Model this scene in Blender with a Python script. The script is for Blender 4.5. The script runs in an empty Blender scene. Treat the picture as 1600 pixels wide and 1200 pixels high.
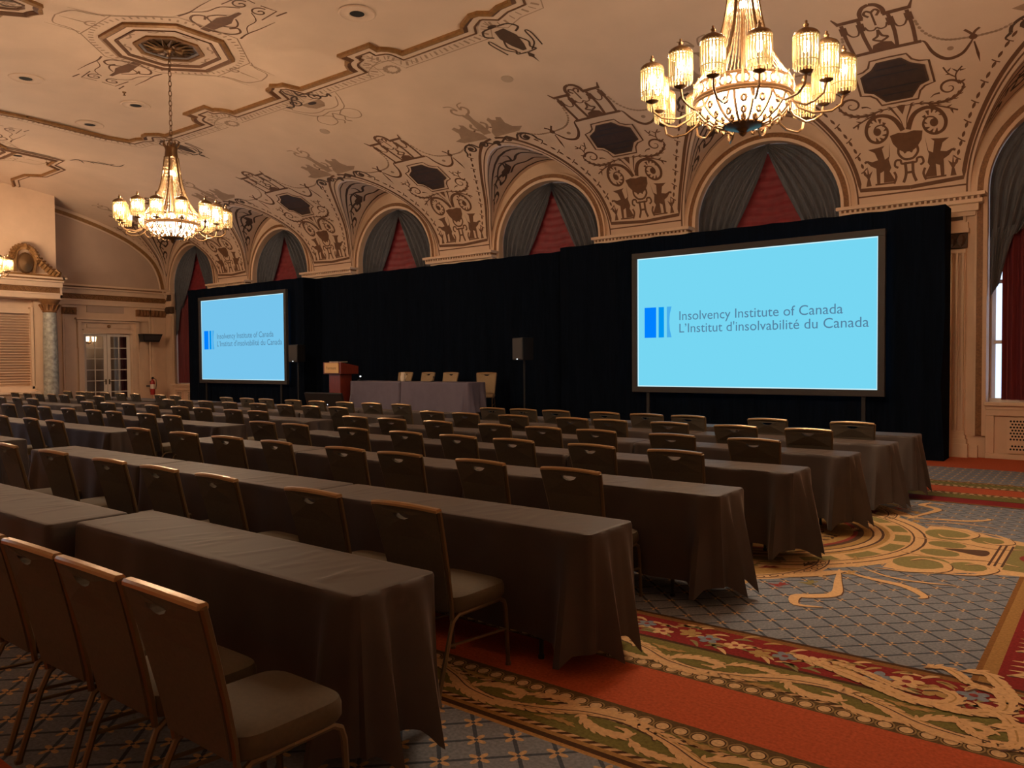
import bpy, bmesh, math, random
import numpy as np
from math import sin, cos, pi, radians, sqrt, atan2
from mathutils import Vector, Matrix
from mathutils.geometry import tessellate_polygon

C = bpy.context.scene.collection
SC = bpy.context.scene

# ------------------------------------------------------------------ camera
cam = bpy.data.cameras.new('camera'); camo = bpy.data.objects.new('camera', cam); C.objects.link(camo)
fw = Vector((-0.61515883, 0.78789526, -0.02829622)); rt = Vector((0.78831464, 0.61523138, -0.0070971)); up = Vector((-0.01181695, 0.02667217, 0.99957439))
camo.matrix_world = Matrix(((rt.x, up.x, -fw.x, 0), (rt.y, up.y, -fw.y, 0), (rt.z, up.z, -fw.z, 1.63), (0, 0, 0, 1)))
cam.sensor_width = 36; cam.lens = 1227 / 1600 * 36; cam.clip_start = 0.05; cam.clip_end = 200
SC.camera = camo

# ------------------------------------------------------------------ light, exposure
w = bpy.data.worlds.new('world'); SC.world = w; w.use_nodes = True
bg = w.node_tree.nodes['Background']; bg.inputs[0].default_value = (0.62, 0.76, 1.0, 1); bg.inputs[1].default_value = 1.3
SC.view_settings.view_transform = 'Standard'; SC.view_settings.look = 'None'
SC.view_settings.exposure = 0.42; SC.view_settings.gamma = 1.0; SC.view_settings.use_curve_mapping = False
SC.cycles.use_denoising = True
SC.cycles.sample_clamp_indirect = 3.0
SC.cycles.max_bounces = 6; SC.cycles.diffuse_bounces = 4
BULB = 930.0          # radiance of the bulbs in the crystal shades
INNER = 600.0        # radiance of the bulb cluster inside the bowl
BOWL = 16.0            # radiance of the lit glass bowl
SCREEN = 0.747

# ------------------------------------------------------------------ materials
def lin(c):
    return tuple(((v / 255) / 12.92 if v / 255 <= 0.04045 else ((v / 255 + 0.055) / 1.055) ** 2.4) for v in c)

def mat(name, col, rough=0.6, metal=0.0, noise=0.0, scale=8.0, bump=0.0, emit=None, estr=0.0, spec=0.5, alpha=None, trans=0.0, stretch=None, sheen=0.0, sheen_r=.5):
    m = bpy.data.materials.new(name); m.use_nodes = True
    nt = m.node_tree; b = nt.nodes['Principled BSDF']
    b.inputs['Base Color'].default_value = (*col, 1); b.inputs['Roughness'].default_value = rough
    b.inputs['Metallic'].default_value = metal; b.inputs['Specular IOR Level'].default_value = spec
    if trans: b.inputs['Transmission Weight'].default_value = trans
    if sheen: b.inputs['Sheen Weight'].default_value = sheen; b.inputs['Sheen Roughness'].default_value = sheen_r; b.inputs['Sheen Tint'].default_value = (1, .80, .66, 1)
    if emit:
        b.inputs['Emission Color'].default_value = (*emit, 1); b.inputs['Emission Strength'].default_value = estr
    if noise or bump:
        tc = nt.nodes.new('ShaderNodeTexCoord'); mp = nt.nodes.new('ShaderNodeMapping')
        if stretch: mp.inputs['Scale'].default_value = stretch
        nt.links.new(tc.outputs['Object'], mp.inputs[0])
        n = nt.nodes.new('ShaderNodeTexNoise'); n.inputs['Scale'].default_value = scale; n.inputs['Detail'].default_value = 4
        nt.links.new(mp.outputs[0], n.inputs['Vector'])
        if noise:
            r = nt.nodes.new('ShaderNodeMapRange'); r.inputs[1].default_value = .25; r.inputs[2].default_value = .75
            r.inputs[3].default_value = 1 - noise; r.inputs[4].default_value = 1 + noise
            nt.links.new(n.outputs['Fac'], r.inputs[0])
            mx = nt.nodes.new('ShaderNodeMix'); mx.data_type = 'RGBA'; mx.blend_type = 'MULTIPLY'; mx.inputs[0].default_value = 1
            mx.inputs[6].default_value = (*col, 1)
            nt.links.new(r.outputs[0], mx.inputs[7]); nt.links.new(mx.outputs[2], b.inputs['Base Color'])
        if bump:
            bp = nt.nodes.new('ShaderNodeBump'); bp.inputs['Strength'].default_value = bump; bp.inputs['Distance'].default_value = .01
            nt.links.new(n.outputs['Fac'], bp.inputs['Height']); nt.links.new(bp.outputs[0], b.inputs['Normal'])
    return m

def emis(name, col, s):
    m = bpy.data.materials.new(name); m.use_nodes = True; nt = m.node_tree
    nt.nodes.remove(nt.nodes['Principled BSDF'])
    e = nt.nodes.new('ShaderNodeEmission'); e.inputs[0].default_value = (*col, 1); e.inputs[1].default_value = s
    nt.links.new(e.outputs[0], nt.nodes['Material Output'].inputs[0])
    return m

M = {}
M['plaster'] = mat('ceiling_plaster', (.63, .465, .34), .75, noise=.06, scale=1.3)
M['paintbrown'] = mat('ornament_brown', (.135, .062, .028), .7, noise=.15, scale=9)
M['paintdark'] = mat('ornament_dark', (.075, .04, .022), .7, noise=.15, scale=9)
M['paintpale'] = mat('ornament_pale', (.33, .215, .14), .75, noise=.12, scale=6)
M['paintblue'] = mat('ornament_slate', (.20, .17, .17), .75, noise=.2, scale=9)
M['gold'] = mat('moulding_gold', (.27, .135, .045), .5, metal=.25, noise=.25, scale=14)
M['goldband'] = mat('archivolt_band', (.22, .10, .035), .55, metal=.15, noise=.35, scale=40)
M['trim'] = mat('cream_trim', (.68, .49, .34), .55, noise=.04, scale=4)
M['wall'] = mat('cream_wall', (.66, .47, .325), .65, noise=.05, scale=3)
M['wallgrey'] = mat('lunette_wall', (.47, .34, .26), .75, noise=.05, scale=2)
M['vent'] = mat('vent_dark', (.045, .024, .014), .6, noise=.2, scale=9)
M['marble'] = mat('marble_column', (.30, .29, .25), .3, noise=.55, scale=9)
M['white'] = mat('white_paint', (.70, .62, .52), .5)
M['glass'] = mat('window_glass', (.9, .95, 1), .02, trans=1.0)
M['paneglass'] = mat('door_glass', (.8, .8, .78), .05, trans=1.0)
M['velvet'] = mat('grey_velvet', (.092, .102, .122), .8, noise=.25, scale=5, stretch=(6, 6, .6), sheen=.15)
M['redsilk'] = mat('red_silk', (.20, .018, .026), .55, noise=.2, scale=6)
M['redcurtain'] = mat('red_curtain', (.13, .012, .016), .7, noise=.2, scale=5, stretch=(8, 8, .4))
M['blackdrape'] = mat('black_drape', (.0036, .0062, .0125), .9, noise=.3, scale=6, stretch=(5, 5, .3), spec=.02)
M['black'] = mat('black_plastic', (.012, .012, .013), .5)
M['screenframe'] = mat('screen_frame', (.032, .029, .029), .6)
M['cloth'] = mat('grey_tablecloth', (.050, .038, .034), .62, noise=.10, scale=6, bump=.12, sheen=.20, sheen_r=.26, spec=.35)
M['headcloth'] = mat('mauve_tablecloth', (.130, .115, .165), .85, noise=.08, scale=6)
M['chairfab'] = mat('chair_fabric', (.070, .058, .040), .85, noise=.12, scale=60)
M['seatfab'] = mat('seat_fabric', (.066, .049, .027), .8, noise=.12, scale=60)
M['tanfab'] = mat('tan_chair_fabric', (.30, .22, .13), .85, noise=.1, scale=60)
M['brass'] = mat('chair_brass', (.135, .092, .046), .42, metal=.45)
M['railgold'] = mat('chair_rail_gold', (.40, .26, .13), .32, metal=.6)
M['tabletop'] = mat('plywood_top', (.35, .24, .14), .6, noise=.1)
M['legmetal'] = mat('table_leg_metal', (.03, .03, .03), .45, metal=.6)
M['mahogany'] = mat('mahogany', (.17, .028, .016), .35, noise=.3, scale=5, stretch=(8, 8, 1))
M['sign'] = mat('brass_sign', (.75, .45, .17), .4, metal=.2)
M['signtext'] = mat('sign_lettering', (.20, .10, .02), .6)
M['bronze'] = mat('chandelier_bronze', (.20, .115, .055), .4, metal=.8)
M['crystal'] = mat('crystal_prism', (.10, .062, .022), .2, emit=(1, .60, .20), estr=.33, spec=.6)  # weak emission stands in for bulb light glowing through the prisms
M['bead'] = mat('crystal_bead', (.16, .10, .05), .25, emit=(1, .58, .26), estr=.10, spec=.6)  # beads are no lamp; faint emission imitates light from the bulbs inside
M['bulb'] = emis('bulb_glow', (1, .72, .47), BULB)
M['innerbulb'] = emis('inner_bulb_glow', (1, .70, .45), INNER)
M['bowl'] = emis('bowl_glow', (1, .75, .50), BOWL)
M['screen'] = emis('projection', lin((118, 214, 242)), SCREEN)
M['screenedge'] = emis('projection_edge', lin((205, 245, 255)), SCREEN)
M['scrtext'] = emis('projected_text', lin((84, 128, 158)), SCREEN)
M['logo1'] = emis('logo_blue', lin((0, 128, 255)), SCREEN)
M['logo2'] = emis('logo_mid_blue', lin((0, 148, 240)), SCREEN)
M['logo3'] = emis('logo_light_blue', lin((72, 172, 236)), SCREEN)
M['screen2'] = emis('projection_far', lin((118, 196, 236)), SCREEN)
M['ledwhite'] = emis('indicator', (.9, .95, 1), 1.0)
M['sconce'] = emis('sconce_glow', (1, .74, .45), 14)
M['redpaint'] = mat('red_enamel', (.35, .02, .015), .35)
M['plate'] = mat('plate_plaster', (.44, .32, .23), .7)
M['dark'] = mat('dark_void', (.006, .005, .004), .9)
M['flowercream'] = mat('carpet_cream', (.58, .37, .18), .95, noise=.16, scale=45)
M['carpetgold'] = mat('carpet_gold', (.36, .22, .07), .95, noise=.2, scale=45)
M['carpetgreen'] = mat('carpet_green', (.20, .175, .06), .95, noise=.2, scale=45)
M['carpetred'] = mat('carpet_crimson', (.22, .025, .02), .95, noise=.2, scale=45)
M['carpetdark'] = mat('carpet_brown', (.075, .035, .018), .95, noise=.2, scale=45)
M['carpetblue'] = mat('carpet_blue', (.17, .20, .25), .95, noise=.2, scale=45)

# ------------------------------------------------------------------ mesh helpers
class MB:
    def __init__(s): s.v = []; s.f = []; s.mi = []; s.m = 0
    def add(s, vs, fs):
        o = len(s.v); s.v += [tuple(v) for v in vs]; s.f += [tuple(i + o for i in f) for f in fs]; s.mi += [s.m] * len(fs)
    def box(s, x0, x1, y0, y1, z0, z1):
        s.add([(x0, y0, z0), (x1, y0, z0), (x1, y1, z0), (x0, y1, z0), (x0, y0, z1), (x1, y0, z1), (x1, y1, z1), (x0, y1, z1)],
              [(0, 3, 2, 1), (4, 5, 6, 7), (0, 1, 5, 4), (1, 2, 6, 5), (2, 3, 7, 6), (3, 0, 4, 7)])
    def grid(s, rows):
        n = len(rows[0]); vs = [p for r in rows for p in r]
        s.add(vs, [(i * n + j, i * n + j + 1, (i + 1) * n + j + 1, (i + 1) * n + j) for i in range(len(rows) - 1) for j in range(n - 1)])
    def lathe(s, prof, n=16, c=(0, 0, 0), cap=True):
        vs = []; fs = []
        for r, z in prof:
            for k in range(n):
                a = 2 * pi * k / n; vs.append((c[0] + r * cos(a), c[1] + r * sin(a), c[2] + z))
        for i in range(len(prof) - 1):
            for k in range(n):
                fs.append((i * n + k, i * n + (k + 1) % n, (i + 1) * n + (k + 1) % n, (i + 1) * n + k))
        if cap:
            if prof[0][0] > 1e-4: fs.append(tuple(range(n - 1, -1, -1)))
            if prof[-1][0] > 1e-4: fs.append(tuple((len(prof) - 1) * n + k for k in range(n)))
        s.add(vs, fs)
    def tube(s, pts, r, n=6, closed=False):
        pts = [Vector(p) for p in pts]; N = len(pts); vs = []; fs = []
        prev = None
        for i, p in enumerate(pts):
            if closed: t = pts[(i + 1) % N] - pts[i - 1]
            else: t = pts[min(i + 1, N - 1)] - pts[max(i - 1, 0)]
            if t.length < 1e-9: t = Vector((0, 0, 1))
            t.normalize()
            if prev is None:
                a = Vector((0, 0, 1)) if abs(t.z) < .9 else Vector((1, 0, 0))
                e1 = t.cross(a).normalized()
            else:
                e1 = (prev - t * prev.dot(t)).normalized()
            prev = e1; e2 = t.cross(e1)
            rr = r[i] if hasattr(r, '__len__') else r
            for k in range(n):
                a = 2 * pi * k / n; vs.append(p + e1 * (rr * cos(a)) + e2 * (rr * sin(a)))
        L = N if closed else N - 1
        for i in range(L):
            j = (i + 1) % N
            for k in range(n): fs.append((i * n + k, i * n + (k + 1) % n, j * n + (k + 1) % n, j * n + k))
        if not closed:
            fs.append(tuple(range(n - 1, -1, -1))); fs.append(tuple((N - 1) * n + k for k in range(n)))
        s.add(vs, fs)
    def build(s, name, m, parent=None, smooth=False, loc=None, kind=None):
        me = bpy.data.meshes.new(name); me.from_pydata(s.v, [], s.f)
        ms = m if isinstance(m, (list, tuple)) else [m]
        for q in ms: me.materials.append(q)
        if len(ms) > 1: me.polygons.foreach_set('material_index', s.mi)
        if smooth:
            me.polygons.foreach_set('use_smooth', [True] * len(me.polygons)); me.set_sharp_from_angle(angle=radians(40))
        me.validate(); me.update()
        o = bpy.data.objects.new(name, me); C.objects.link(o)
        if parent: o.parent = parent
        if loc: o.location = loc
        if kind: o['kind'] = kind
        return o

def fixn(o):
    bm = bmesh.new(); bm.from_mesh(o.data); bmesh.ops.recalc_face_normals(bm, faces=bm.faces); bm.to_mesh(o.data); bm.free(); return o

def bevel(o, wd=.01, seg=2):
    b = o.modifiers.new('bevel', 'BEVEL'); b.width = wd; b.segments = seg; b.limit_method = 'ANGLE'; return o

def tag(o, label, cat, group=None):
    o['label'] = label; o['category'] = cat
    if group: o['group'] = group
    return o

def thing(name, label, cat, loc=(0, 0, 0), rz=0, group=None):
    o = bpy.data.objects.new(name, None); C.objects.link(o); o.location = loc; o.rotation_euler = (0, 0, rz); o.empty_display_size = .1
    return tag(o, label, cat, group)

def struct(o): o['kind'] = 'structure'; return o

def copy_tree(o, parent=None):
    c = o.copy(); C.objects.link(c)
    if parent: c.parent = parent
    for ch in list(o.children): copy_tree(ch, c)
    return c

def smooth_pts(pts, n=5, closed=False):
    P = [np.array(p, float) for p in pts]; N = len(P); out = []
    rng = N if closed else N - 1
    for i in range(rng):
        if closed: p0, p1, p2, p3 = P[i - 1], P[i], P[(i + 1) % N], P[(i + 2) % N]
        else: p0, p1, p2, p3 = P[max(i - 1, 0)], P[i], P[i + 1], P[min(i + 2, N - 1)]
        for k in range(n):
            t = k / n
            out.append(.5 * ((2 * p1) + (-p0 + p2) * t + (2 * p0 - 5 * p1 + 4 * p2 - p3) * t * t + (-p0 + 3 * p1 - 3 * p2 + p3) * t ** 3))
    if not closed: out.append(P[-1])
    return out

# painted strokes: 2-D polylines laid on a curved or flat surface through a mapping fn(u, v, offset) -> point
def stroke(mb, pts, wd, fn, off=.004, sm=5, closed=False, taper=None):
    P = smooth_pts(pts, sm, closed) if sm else [np.array(p, float) for p in pts]
    N = len(P); rows = []
    for i, p in enumerate(P):
        t = (P[(i + 1) % N] - P[i - 1]) if closed else (P[min(i + 1, N - 1)] - P[max(i - 1, 0)])
        L = np.hypot(*t) or 1; nrm = np.array([-t[1], t[0]]) / L
        f = i / max(N - 1, 1)
        if taper == 'both': ww = wd * (.15 + .85 * sin(pi * f))
        elif taper == 'end': ww = wd * (1 - .8 * f)
        elif taper == 'start': ww = wd * (.2 + .8 * f)
        else: ww = wd
        a = p + nrm * ww / 2; b = p - nrm * ww / 2
        rows.append([fn(a[0], a[1], off), fn(b[0], b[1], off)])
    if closed: rows.append(rows[0])
    mb.grid(rows)

LOB = [0]
def lobed(mb, pts, wd, fn, off=.004, every=.085, taper='both', lob=1.25, sm=6, both_sides=True):
    stroke(mb, pts, wd * .8, fn, off, sm, taper=taper)
    P = smooth_pts(pts, 12); acc = 0; sd = 1
    for i in range(1, len(P)):
        d = np.hypot(*(P[i] - P[i - 1])); acc += d
        if acc > every and i < len(P) - 3:
            acc = 0; t = P[i] - P[i - 1]; a = atan2(t[1], t[0]); f = i / len(P); k = sin(pi * min(1, f + .12)) ** .6
            for q in ((1, -1) if both_sides else (sd,)):
                L = wd * lob * k; b = a + q * .85; c = a + q * .25; p = P[i]
                stroke(mb, [p, (p[0] + L * .55 * cos(b), p[1] + L * .55 * sin(b)), (p[0] + L * (.55 * cos(b) + .55 * cos(c)), p[1] + L * (.55 * sin(b) + .55 * sin(c)))], wd * .55, fn, off + .0003 + .00003 * (LOB[0] % 23), 3, taper='end'); LOB[0] += 1
            sd = -sd

def patch(mb, pts, fn, off=.005, sm=0):
    P = smooth_pts(pts, sm, True) if sm else pts
    tri = tessellate_polygon([[Vector((p[0], p[1], 0)) for p in P]])
    mb.add([fn(p[0], p[1], off) for p in P], [tuple(t) for t in tri])

def blob(mb, c, rx, ry, fn, off=.005, n=12, rot=0):
    patch(mb, [(c[0] + rx * cos(2 * pi * k / n) * cos(rot) - ry * sin(2 * pi * k / n) * sin(rot), c[1] + rx * cos(2 * pi * k / n) * sin(rot) + ry * sin(2 * pi * k / n) * cos(rot)) for k in range(n)], fn, off)

def spiral(c, r, a0, turns, n=22, inner=.12):
    return [(c[0] + r * (1 - (1 - inner) * i / n) * cos(a0 + turns * 2 * pi * i / n), c[1] + r * (1 - (1 - inner) * i / n) * sin(a0 + turns * 2 * pi * i / n)) for i in range(n + 1)]

def mir(pts): return [(-p[0], p[1]) for p in pts]
random.seed(7)

# ------------------------------------------------------------------ room measures
XL, XR = -27.6, 1.36            # end walls
YW, YB, YC = 14.9, -0.36, 7.27  # window wall, back wall, room axis
SP = 5.095
WX = [-0.38 - SP * k for k in range(6)]
PX_ = [-2.93 - SP * k for k in range(5)]
ZS, RA, RO, GA, GB = 4.38, 1.41, 1.585, 1.66, 1.86   # springing, arch opening, archivolt, groin half axes
prof_in = [(14.9, 4.3), (14.87, 4.5), (14.77, 4.9), (14.56, 5.32), (14.2, 5.68), (13.62, 6.055), (12.9, 6.36), (12.2, 6.58), (11.4, 6.78), (10.5, 6.94), (9.4, 7.07), (8.3, 7.14), (7.27, 7.157)]
_pp = np.array(smooth_pts(prof_in, 14))
_ss = np.concatenate([[0], np.cumsum(np.hypot(np.diff(_pp[:, 0]), np.diff(_pp[:, 1])))]); SMAX = _ss[-1]
def prof(s):
    m = s > SMAX; s2 = 2 * SMAX - s if m else s
    y = float(np.interp(s2, _ss, _pp[:, 0])); z = float(np.interp(s2, _ss, _pp[:, 1]))
    d = .03; y1 = float(np.interp(s2 + d, _ss, _pp[:, 0])); z1 = float(np.interp(s2 + d, _ss, _pp[:, 1])); y0 = float(np.interp(s2 - d, _ss, _pp[:, 0])); z0 = float(np.interp(s2 - d, _ss, _pp[:, 1]))
    ty, tz = y1 - y0, z1 - z0; L = math.hypot(ty, tz) or 1
    ny, nz = -tz / L, ty / L
    if m: y = 2 * YC - y; ny = -ny
    return y, z, ny, nz
def s_of_z(z): return float(np.interp(z, _pp[:, 1], _ss))
def VM(x0):
    def fn(u, s, off):
        y, z, ny, nz = prof(max(s, 0)); return (x0 + u, y + ny * off, z + nz * off)
    return fn
V0 = VM(0.0)

# ------------------------------------------------------------------ floor and carpet
def carpet_material():
    m = bpy.data.materials.new('ballroom_carpet'); m.use_nodes = True; nt = m.node_tree; L = nt.links
    b = nt.nodes['Principled BSDF']; b.inputs['Roughness'].default_value = .95; b.inputs['Specular IOR Level'].default_value = .1
    tc = nt.nodes.new('ShaderNodeTexCoord'); sx = nt.nodes.new('ShaderNodeSeparateXYZ'); L.new(tc.outputs['Object'], sx.inputs[0])
    def inp(s, v):
        if isinstance(v, (int, float)): s.default_value = v
        else: L.new(v, s)
    def mt(op, a, bb=0.0, c=0.0):
        n = nt.nodes.new('ShaderNodeMath'); n.operation = op
        inp(n.inputs[0], a); inp(n.inputs[1], bb); inp(n.inputs[2], c); return n.outputs[0]
    def mixc(f, a, c):
        n = nt.nodes.new('ShaderNodeMix'); n.data_type = 'RGBA'
        inp(n.inputs[0], f)
        for s, v in ((n.inputs[6], a), (n.inputs[7], c)):
            if isinstance(v, tuple): s.default_value = (*v, 1)
            else: L.new(v, s)
        return n.outputs[2]
    X, Y = sx.outputs[0], sx.outputs[1]
    yy = mt('ABSOLUTE', mt('SUBTRACT', Y, YC))
    # trellis
    cell = .163
    p = mt('SUBTRACT', mt('FRACT', mt('DIVIDE', mt('ADD', mt('MULTIPLY', X, .70711), mt('MULTIPLY', Y, .70711)), cell)), .5)
    q = mt('SUBTRACT', mt('FRACT', mt('DIVIDE', mt('SUBTRACT', mt('MULTIPLY', X, .70711), mt('MULTIPLY', Y, .70711)), cell)), .5)
    line = mt('MAXIMUM', mt('LESS_THAN', mt('ABSOLUTE', p), .055), mt('LESS_THAN', mt('ABSOLUTE', q), .055))
    r = mt('SQRT', mt('ADD', mt('MULTIPLY', p, p), mt('MULTIPLY', q, q)))
    c4 = mt('COSINE', mt('MULTIPLY', mt('ARCTAN2', q, p), 4.0))
    small = mt('MULTIPLY', mt('LESS_THAN', r, mt('MULTIPLY', mt('SUBTRACT', .55, mt('MULTIPLY', c4, .45)), .20)), mt('GREATER_THAN', r, .035))
    big = mt('MULTIPLY', mt('LESS_THAN', r, mt('MULTIPLY', mt('SUBTRACT', .60, mt('MULTIPLY', c4, .40)), .33)), mt('GREATER_THAN', r, .06))
    blue = (.185, .205, .24); dkl = (.06, .075, .10); cream = (.50, .33, .18)
    fieldbase = mixc(line, blue, dkl)
    field = mixc(small, fieldbase, cream)
    outerf = mixc(big, fieldbase, cream)
    def band(lo, hi, v=None):
        v = yy if v is None else v
        return mt('MULTIPLY', mt('GREATER_THAN', v, lo), mt('LESS_THAN', v, hi))
    col = field
    # right-hand cross border (X)
    gold = (.20, .095, .03); crim = (.20, .022, .022); grn = (.15, .135, .04); brn = (.06, .03, .015); red = (.40, .085, .035)
    col = mixc(mt('GREATER_THAN', X, -.60), col, gold)
    col = mixc(mt('GREATER_THAN', X, -.57), col, (.30, .17, .06))
    col = mixc(mt('GREATER_THAN', X, -.50), col, crim)
    col = mixc(mt('GREATER_THAN', X, -.16), col, grn)
    col = mixc(mt('GREATER_THAN', X, .24), col, red)
    # long borders
    for lo, hi, cc in ((2.735, 2.765, brn), (2.765, 2.815, gold), (2.815, 3.15, crim), (3.135, 3.165, brn), (3.165, 3.50, grn), (3.47, 3.60, (.10, .065, .028)), (3.58, 4.08, red), (4.06, 4.19, (.10, .065, .028)), (4.175, 4.475, grn), (4.47, 4.50, (.30, .17, .06)), (4.50, 4.535, brn), (4.535, 4.56, (.36, .2, .07))):
        col = mixc(band(lo, hi), col, cc)
    # egg and dart beads
    def beads(c, r0):
        fx = mt('MULTIPLY', mt('SUBTRACT', mt('FRACT', mt('DIVIDE', X, .087)), .5), .087)
        fy = mt('SUBTRACT', yy, c); d = mt('SQRT', mt('ADD', mt('MULTIPLY', fx, fx), mt('MULTIPLY', mt('MULTIPLY', fy, fy), .8)))
        return d, r0
    for c in (3.525, 4.135):
        d, _ = beads(c, 0)
        col = mixc(mt('LESS_THAN', d, .042), col, (.26, .18, .08)); col = mixc(mt('LESS_THAN', d, .034), col, brn); col = mixc(mt('LESS_THAN', d, .028), col, (.56, .39, .22))
    # rope twists beside the beads
    for c in (3.455, 4.215, 4.455):
        tw = mt('LESS_THAN', mt('FRACT', mt('ADD', mt('DIVIDE', X, .07), mt('MULTIPLY', yy, 18.0))), .5)
        col = mixc(mt('MULTIPLY', band(c - .016, c + .016), tw), mixc(band(c - .016, c + .016), col, brn), cream)
    col = mixc(mt('GREATER_THAN', yy, 4.56), col, outerf)
    col = mixc(mt('GREATER_THAN', yy, 6.05), col, red)
    n = nt.nodes.new('ShaderNodeTexNoise'); n.inputs['Scale'].default_value = 60; n.inputs['Detail'].default_value = 3; L.new(tc.outputs['Object'], n.inputs['Vector'])
    mr = nt.nodes.new('ShaderNodeMapRange'); mr.inputs[1].default_value = .3; mr.inputs[2].default_value = .7; mr.inputs[3].default_value = .8; mr.inputs[4].default_value = 1.2; L.new(n.outputs['Fac'], mr.inputs[0])
    mx = nt.nodes.new('ShaderNodeMix'); mx.data_type = 'RGBA'; mx.blend_type = 'MULTIPLY'; mx.inputs[0].default_value = 1
    L.new(col, mx.inputs[6]); L.new(mr.outputs[0], mx.inputs[7]); L.new(mx.outputs[2], b.inputs['Base Color'])
    bp = nt.nodes.new('ShaderNodeBump'); bp.inputs['Strength'].default_value = .25; bp.inputs['Distance'].default_value = .004; L.new(n.outputs['Fac'], bp.inputs['Height']); L.new(bp.outputs[0], b.inputs['Normal'])
    return m
mb = MB(); mb.add([(XL - .6, YB - .3, 0), (XR + .3, YB - .3, 0), (XR + .3, YW + .6, 0), (XL - .6, YW + .6, 0)], [(0, 1, 2, 3)])
floor = struct(mb.build('floor', carpet_material()))
FL = lambda x, y, o: (x, y, o)
SL = 0
def carpet_leaf(mbs, pts, wd, dark=True, taper='both', off=.0018):
    if dark: stroke(mbs['d'], [(a + .008, b - .010) for a, b in pts], wd * 1.12, FL, off - .0007, 4, taper=taper)
    stroke(mbs['c'], pts, wd, FL, off, 4, taper=taper)
cm = {k: MB() for k in 'cdgrby'}
def rinceau(y0, A, flip):
    P = 1.24; x = -11.0
    while x < 1.2:
        k = flip
        for h in (0, 1):
            f = lambda u, v: (x + h * P / 2 + u * P / 2, y0 + k * v * A)
            stroke(cm['d'], [f(-.05, -.92), f(.25, -.52), f(.55, .40), f(.85, .76), f(1.15, .42), f(1.2, .0)], A * .62, FL, .0010, 5, taper='both')
            lobed(cm['c'], [f(-.05, -.80), f(.25, -.40), f(.55, .50), f(.85, .86), f(1.15, .50), f(1.2, .06)], A * .64, FL, .0018, .045, lob=.95)
            lobed(cm['c'], [f(.60, .55), f(.62, .0), f(.80, -.45), f(1.0, -.35), f(1.0, .05), f(.88, .10)], A * .46, FL, .0021, .04, lob=.95)
            lobed(cm['c'], [f(.05, .35), f(.18, .80), f(.40, .85), f(.52, .62)], A * .40, FL, .0021, .04, lob=.95)
            stroke(cm['d'], [f(.10, -.55), f(.35, -.10), f(.6, .50), f(.9, .74)], A * .06, FL, .0029, 4)
            stroke(cm['y'], [f(.15, -.62), f(.42, -.12), f(.66, .42)], A * .07, FL, .0027, 4)
            lobed(cm['y'], [f(.30, -.85), f(.5, -.62), f(.66, -.78)], A * .26, FL, .0020, .05)
            k = -k
        x += P
rinceau(4.325 - 7.27 * 0 - 1.34, .125, 1); rinceau(3.915, .135, -1)
def flower(c, r, key, ck):
    for k in range(5):
        a = 2 * pi * k / 5 + c[0]; blob(cm[key], (c[0] + r * .6 * cos(a), c[1] + r * .6 * sin(a)), r * .5, r * .36, FL, .0022 + .00005 * k, 8, a)
    blob(cm[ck], c, r * .3, r * .3, FL, .0030, 8)
x = -9.5; i = 0; rr = random.Random(3)
while x < -.4:
    flower((x, 4.29 + rr.uniform(-.05, .05)), rr.uniform(.055, .08), 'cyb'[i % 3], 'ryr'[i % 3])
    for k in range(6):
        xx = x - .02 + .035 * k; yy = 4.29 + rr.uniform(-.13, .13); a = rr.uniform(-.9, .9)
        stroke(cm['gyc'[(i + k) % 3]], [(xx, yy), (xx + .05 * cos(a), yy + .05 * sin(a) + .02), (xx + .11 * cos(a), yy + .11 * sin(a))], .028, FL, .0019, 3, taper='both')
    x += rr.uniform(.12, .17); i += 1
# large acanthus near the corner of the field
for pts, wd in (([(-1.45, 4.34), (-1.25, 4.28), (-1.0, 4.18), (-.8, 4.10), (-.66, 4.13), (-.62, 4.24), (-.70, 4.30), (-.77, 4.25)], .085), ([(-1.25, 4.36), (-1.05, 4.30), (-.9, 4.22), (-.78, 4.18)], .05),
                ([(-.78, 4.08), (-.55, 4.10), (-.42, 4.22), (-.45, 4.40), (-.56, 4.44), (-.60, 4.36)], .075), ([(-.66, 4.62), (-.55, 4.66), (-.48, 4.56), (-.40, 4.40), (-.30, 4.34)], .075),
                ([(-.82, 4.56), (-.74, 4.62), (-.66, 4.56), (-.60, 4.48), (-.52, 4.46)], .06), ([(-.55, 4.25), (-.40, 4.12), (-.34, 3.9), (-.40, 3.78)], .07), ([(-.46, 4.0), (-.3, 4.1), (-.18, 4.3)], .06), ([(-.60, 4.02), (-.52, 3.9), (-.44, 3.84)], .05)):
    stroke(cm['d'], [(p[0] + .010, p[1] - .012) for p in pts], wd * .95, FL, .0033, 4, taper='both'); lobed(cm['c'], pts, wd * 1.1, FL, .0040, wd * .55, lob=.85); stroke(cm['y'], pts, wd * .12, FL, .0046, 4, taper='both')
y = 4.7
while y < 10:
    carpet_leaf(cm, [(-.46, y), (-.36, y + .10), (-.30, y + .24), (-.36, y + .33), (-.41, y + .27)], .06); carpet_leaf(cm, [(-.30, y + .05), (-.24, y + .15), (-.22, y + .3)], .05)
    for k in range(4): carpet_leaf(cm, [(-.30, y + .08 * k), (-.38, y + .08 * k + .02), (-.46, y + .08 * k + .01)], .022, False)
    y += .42
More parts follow.
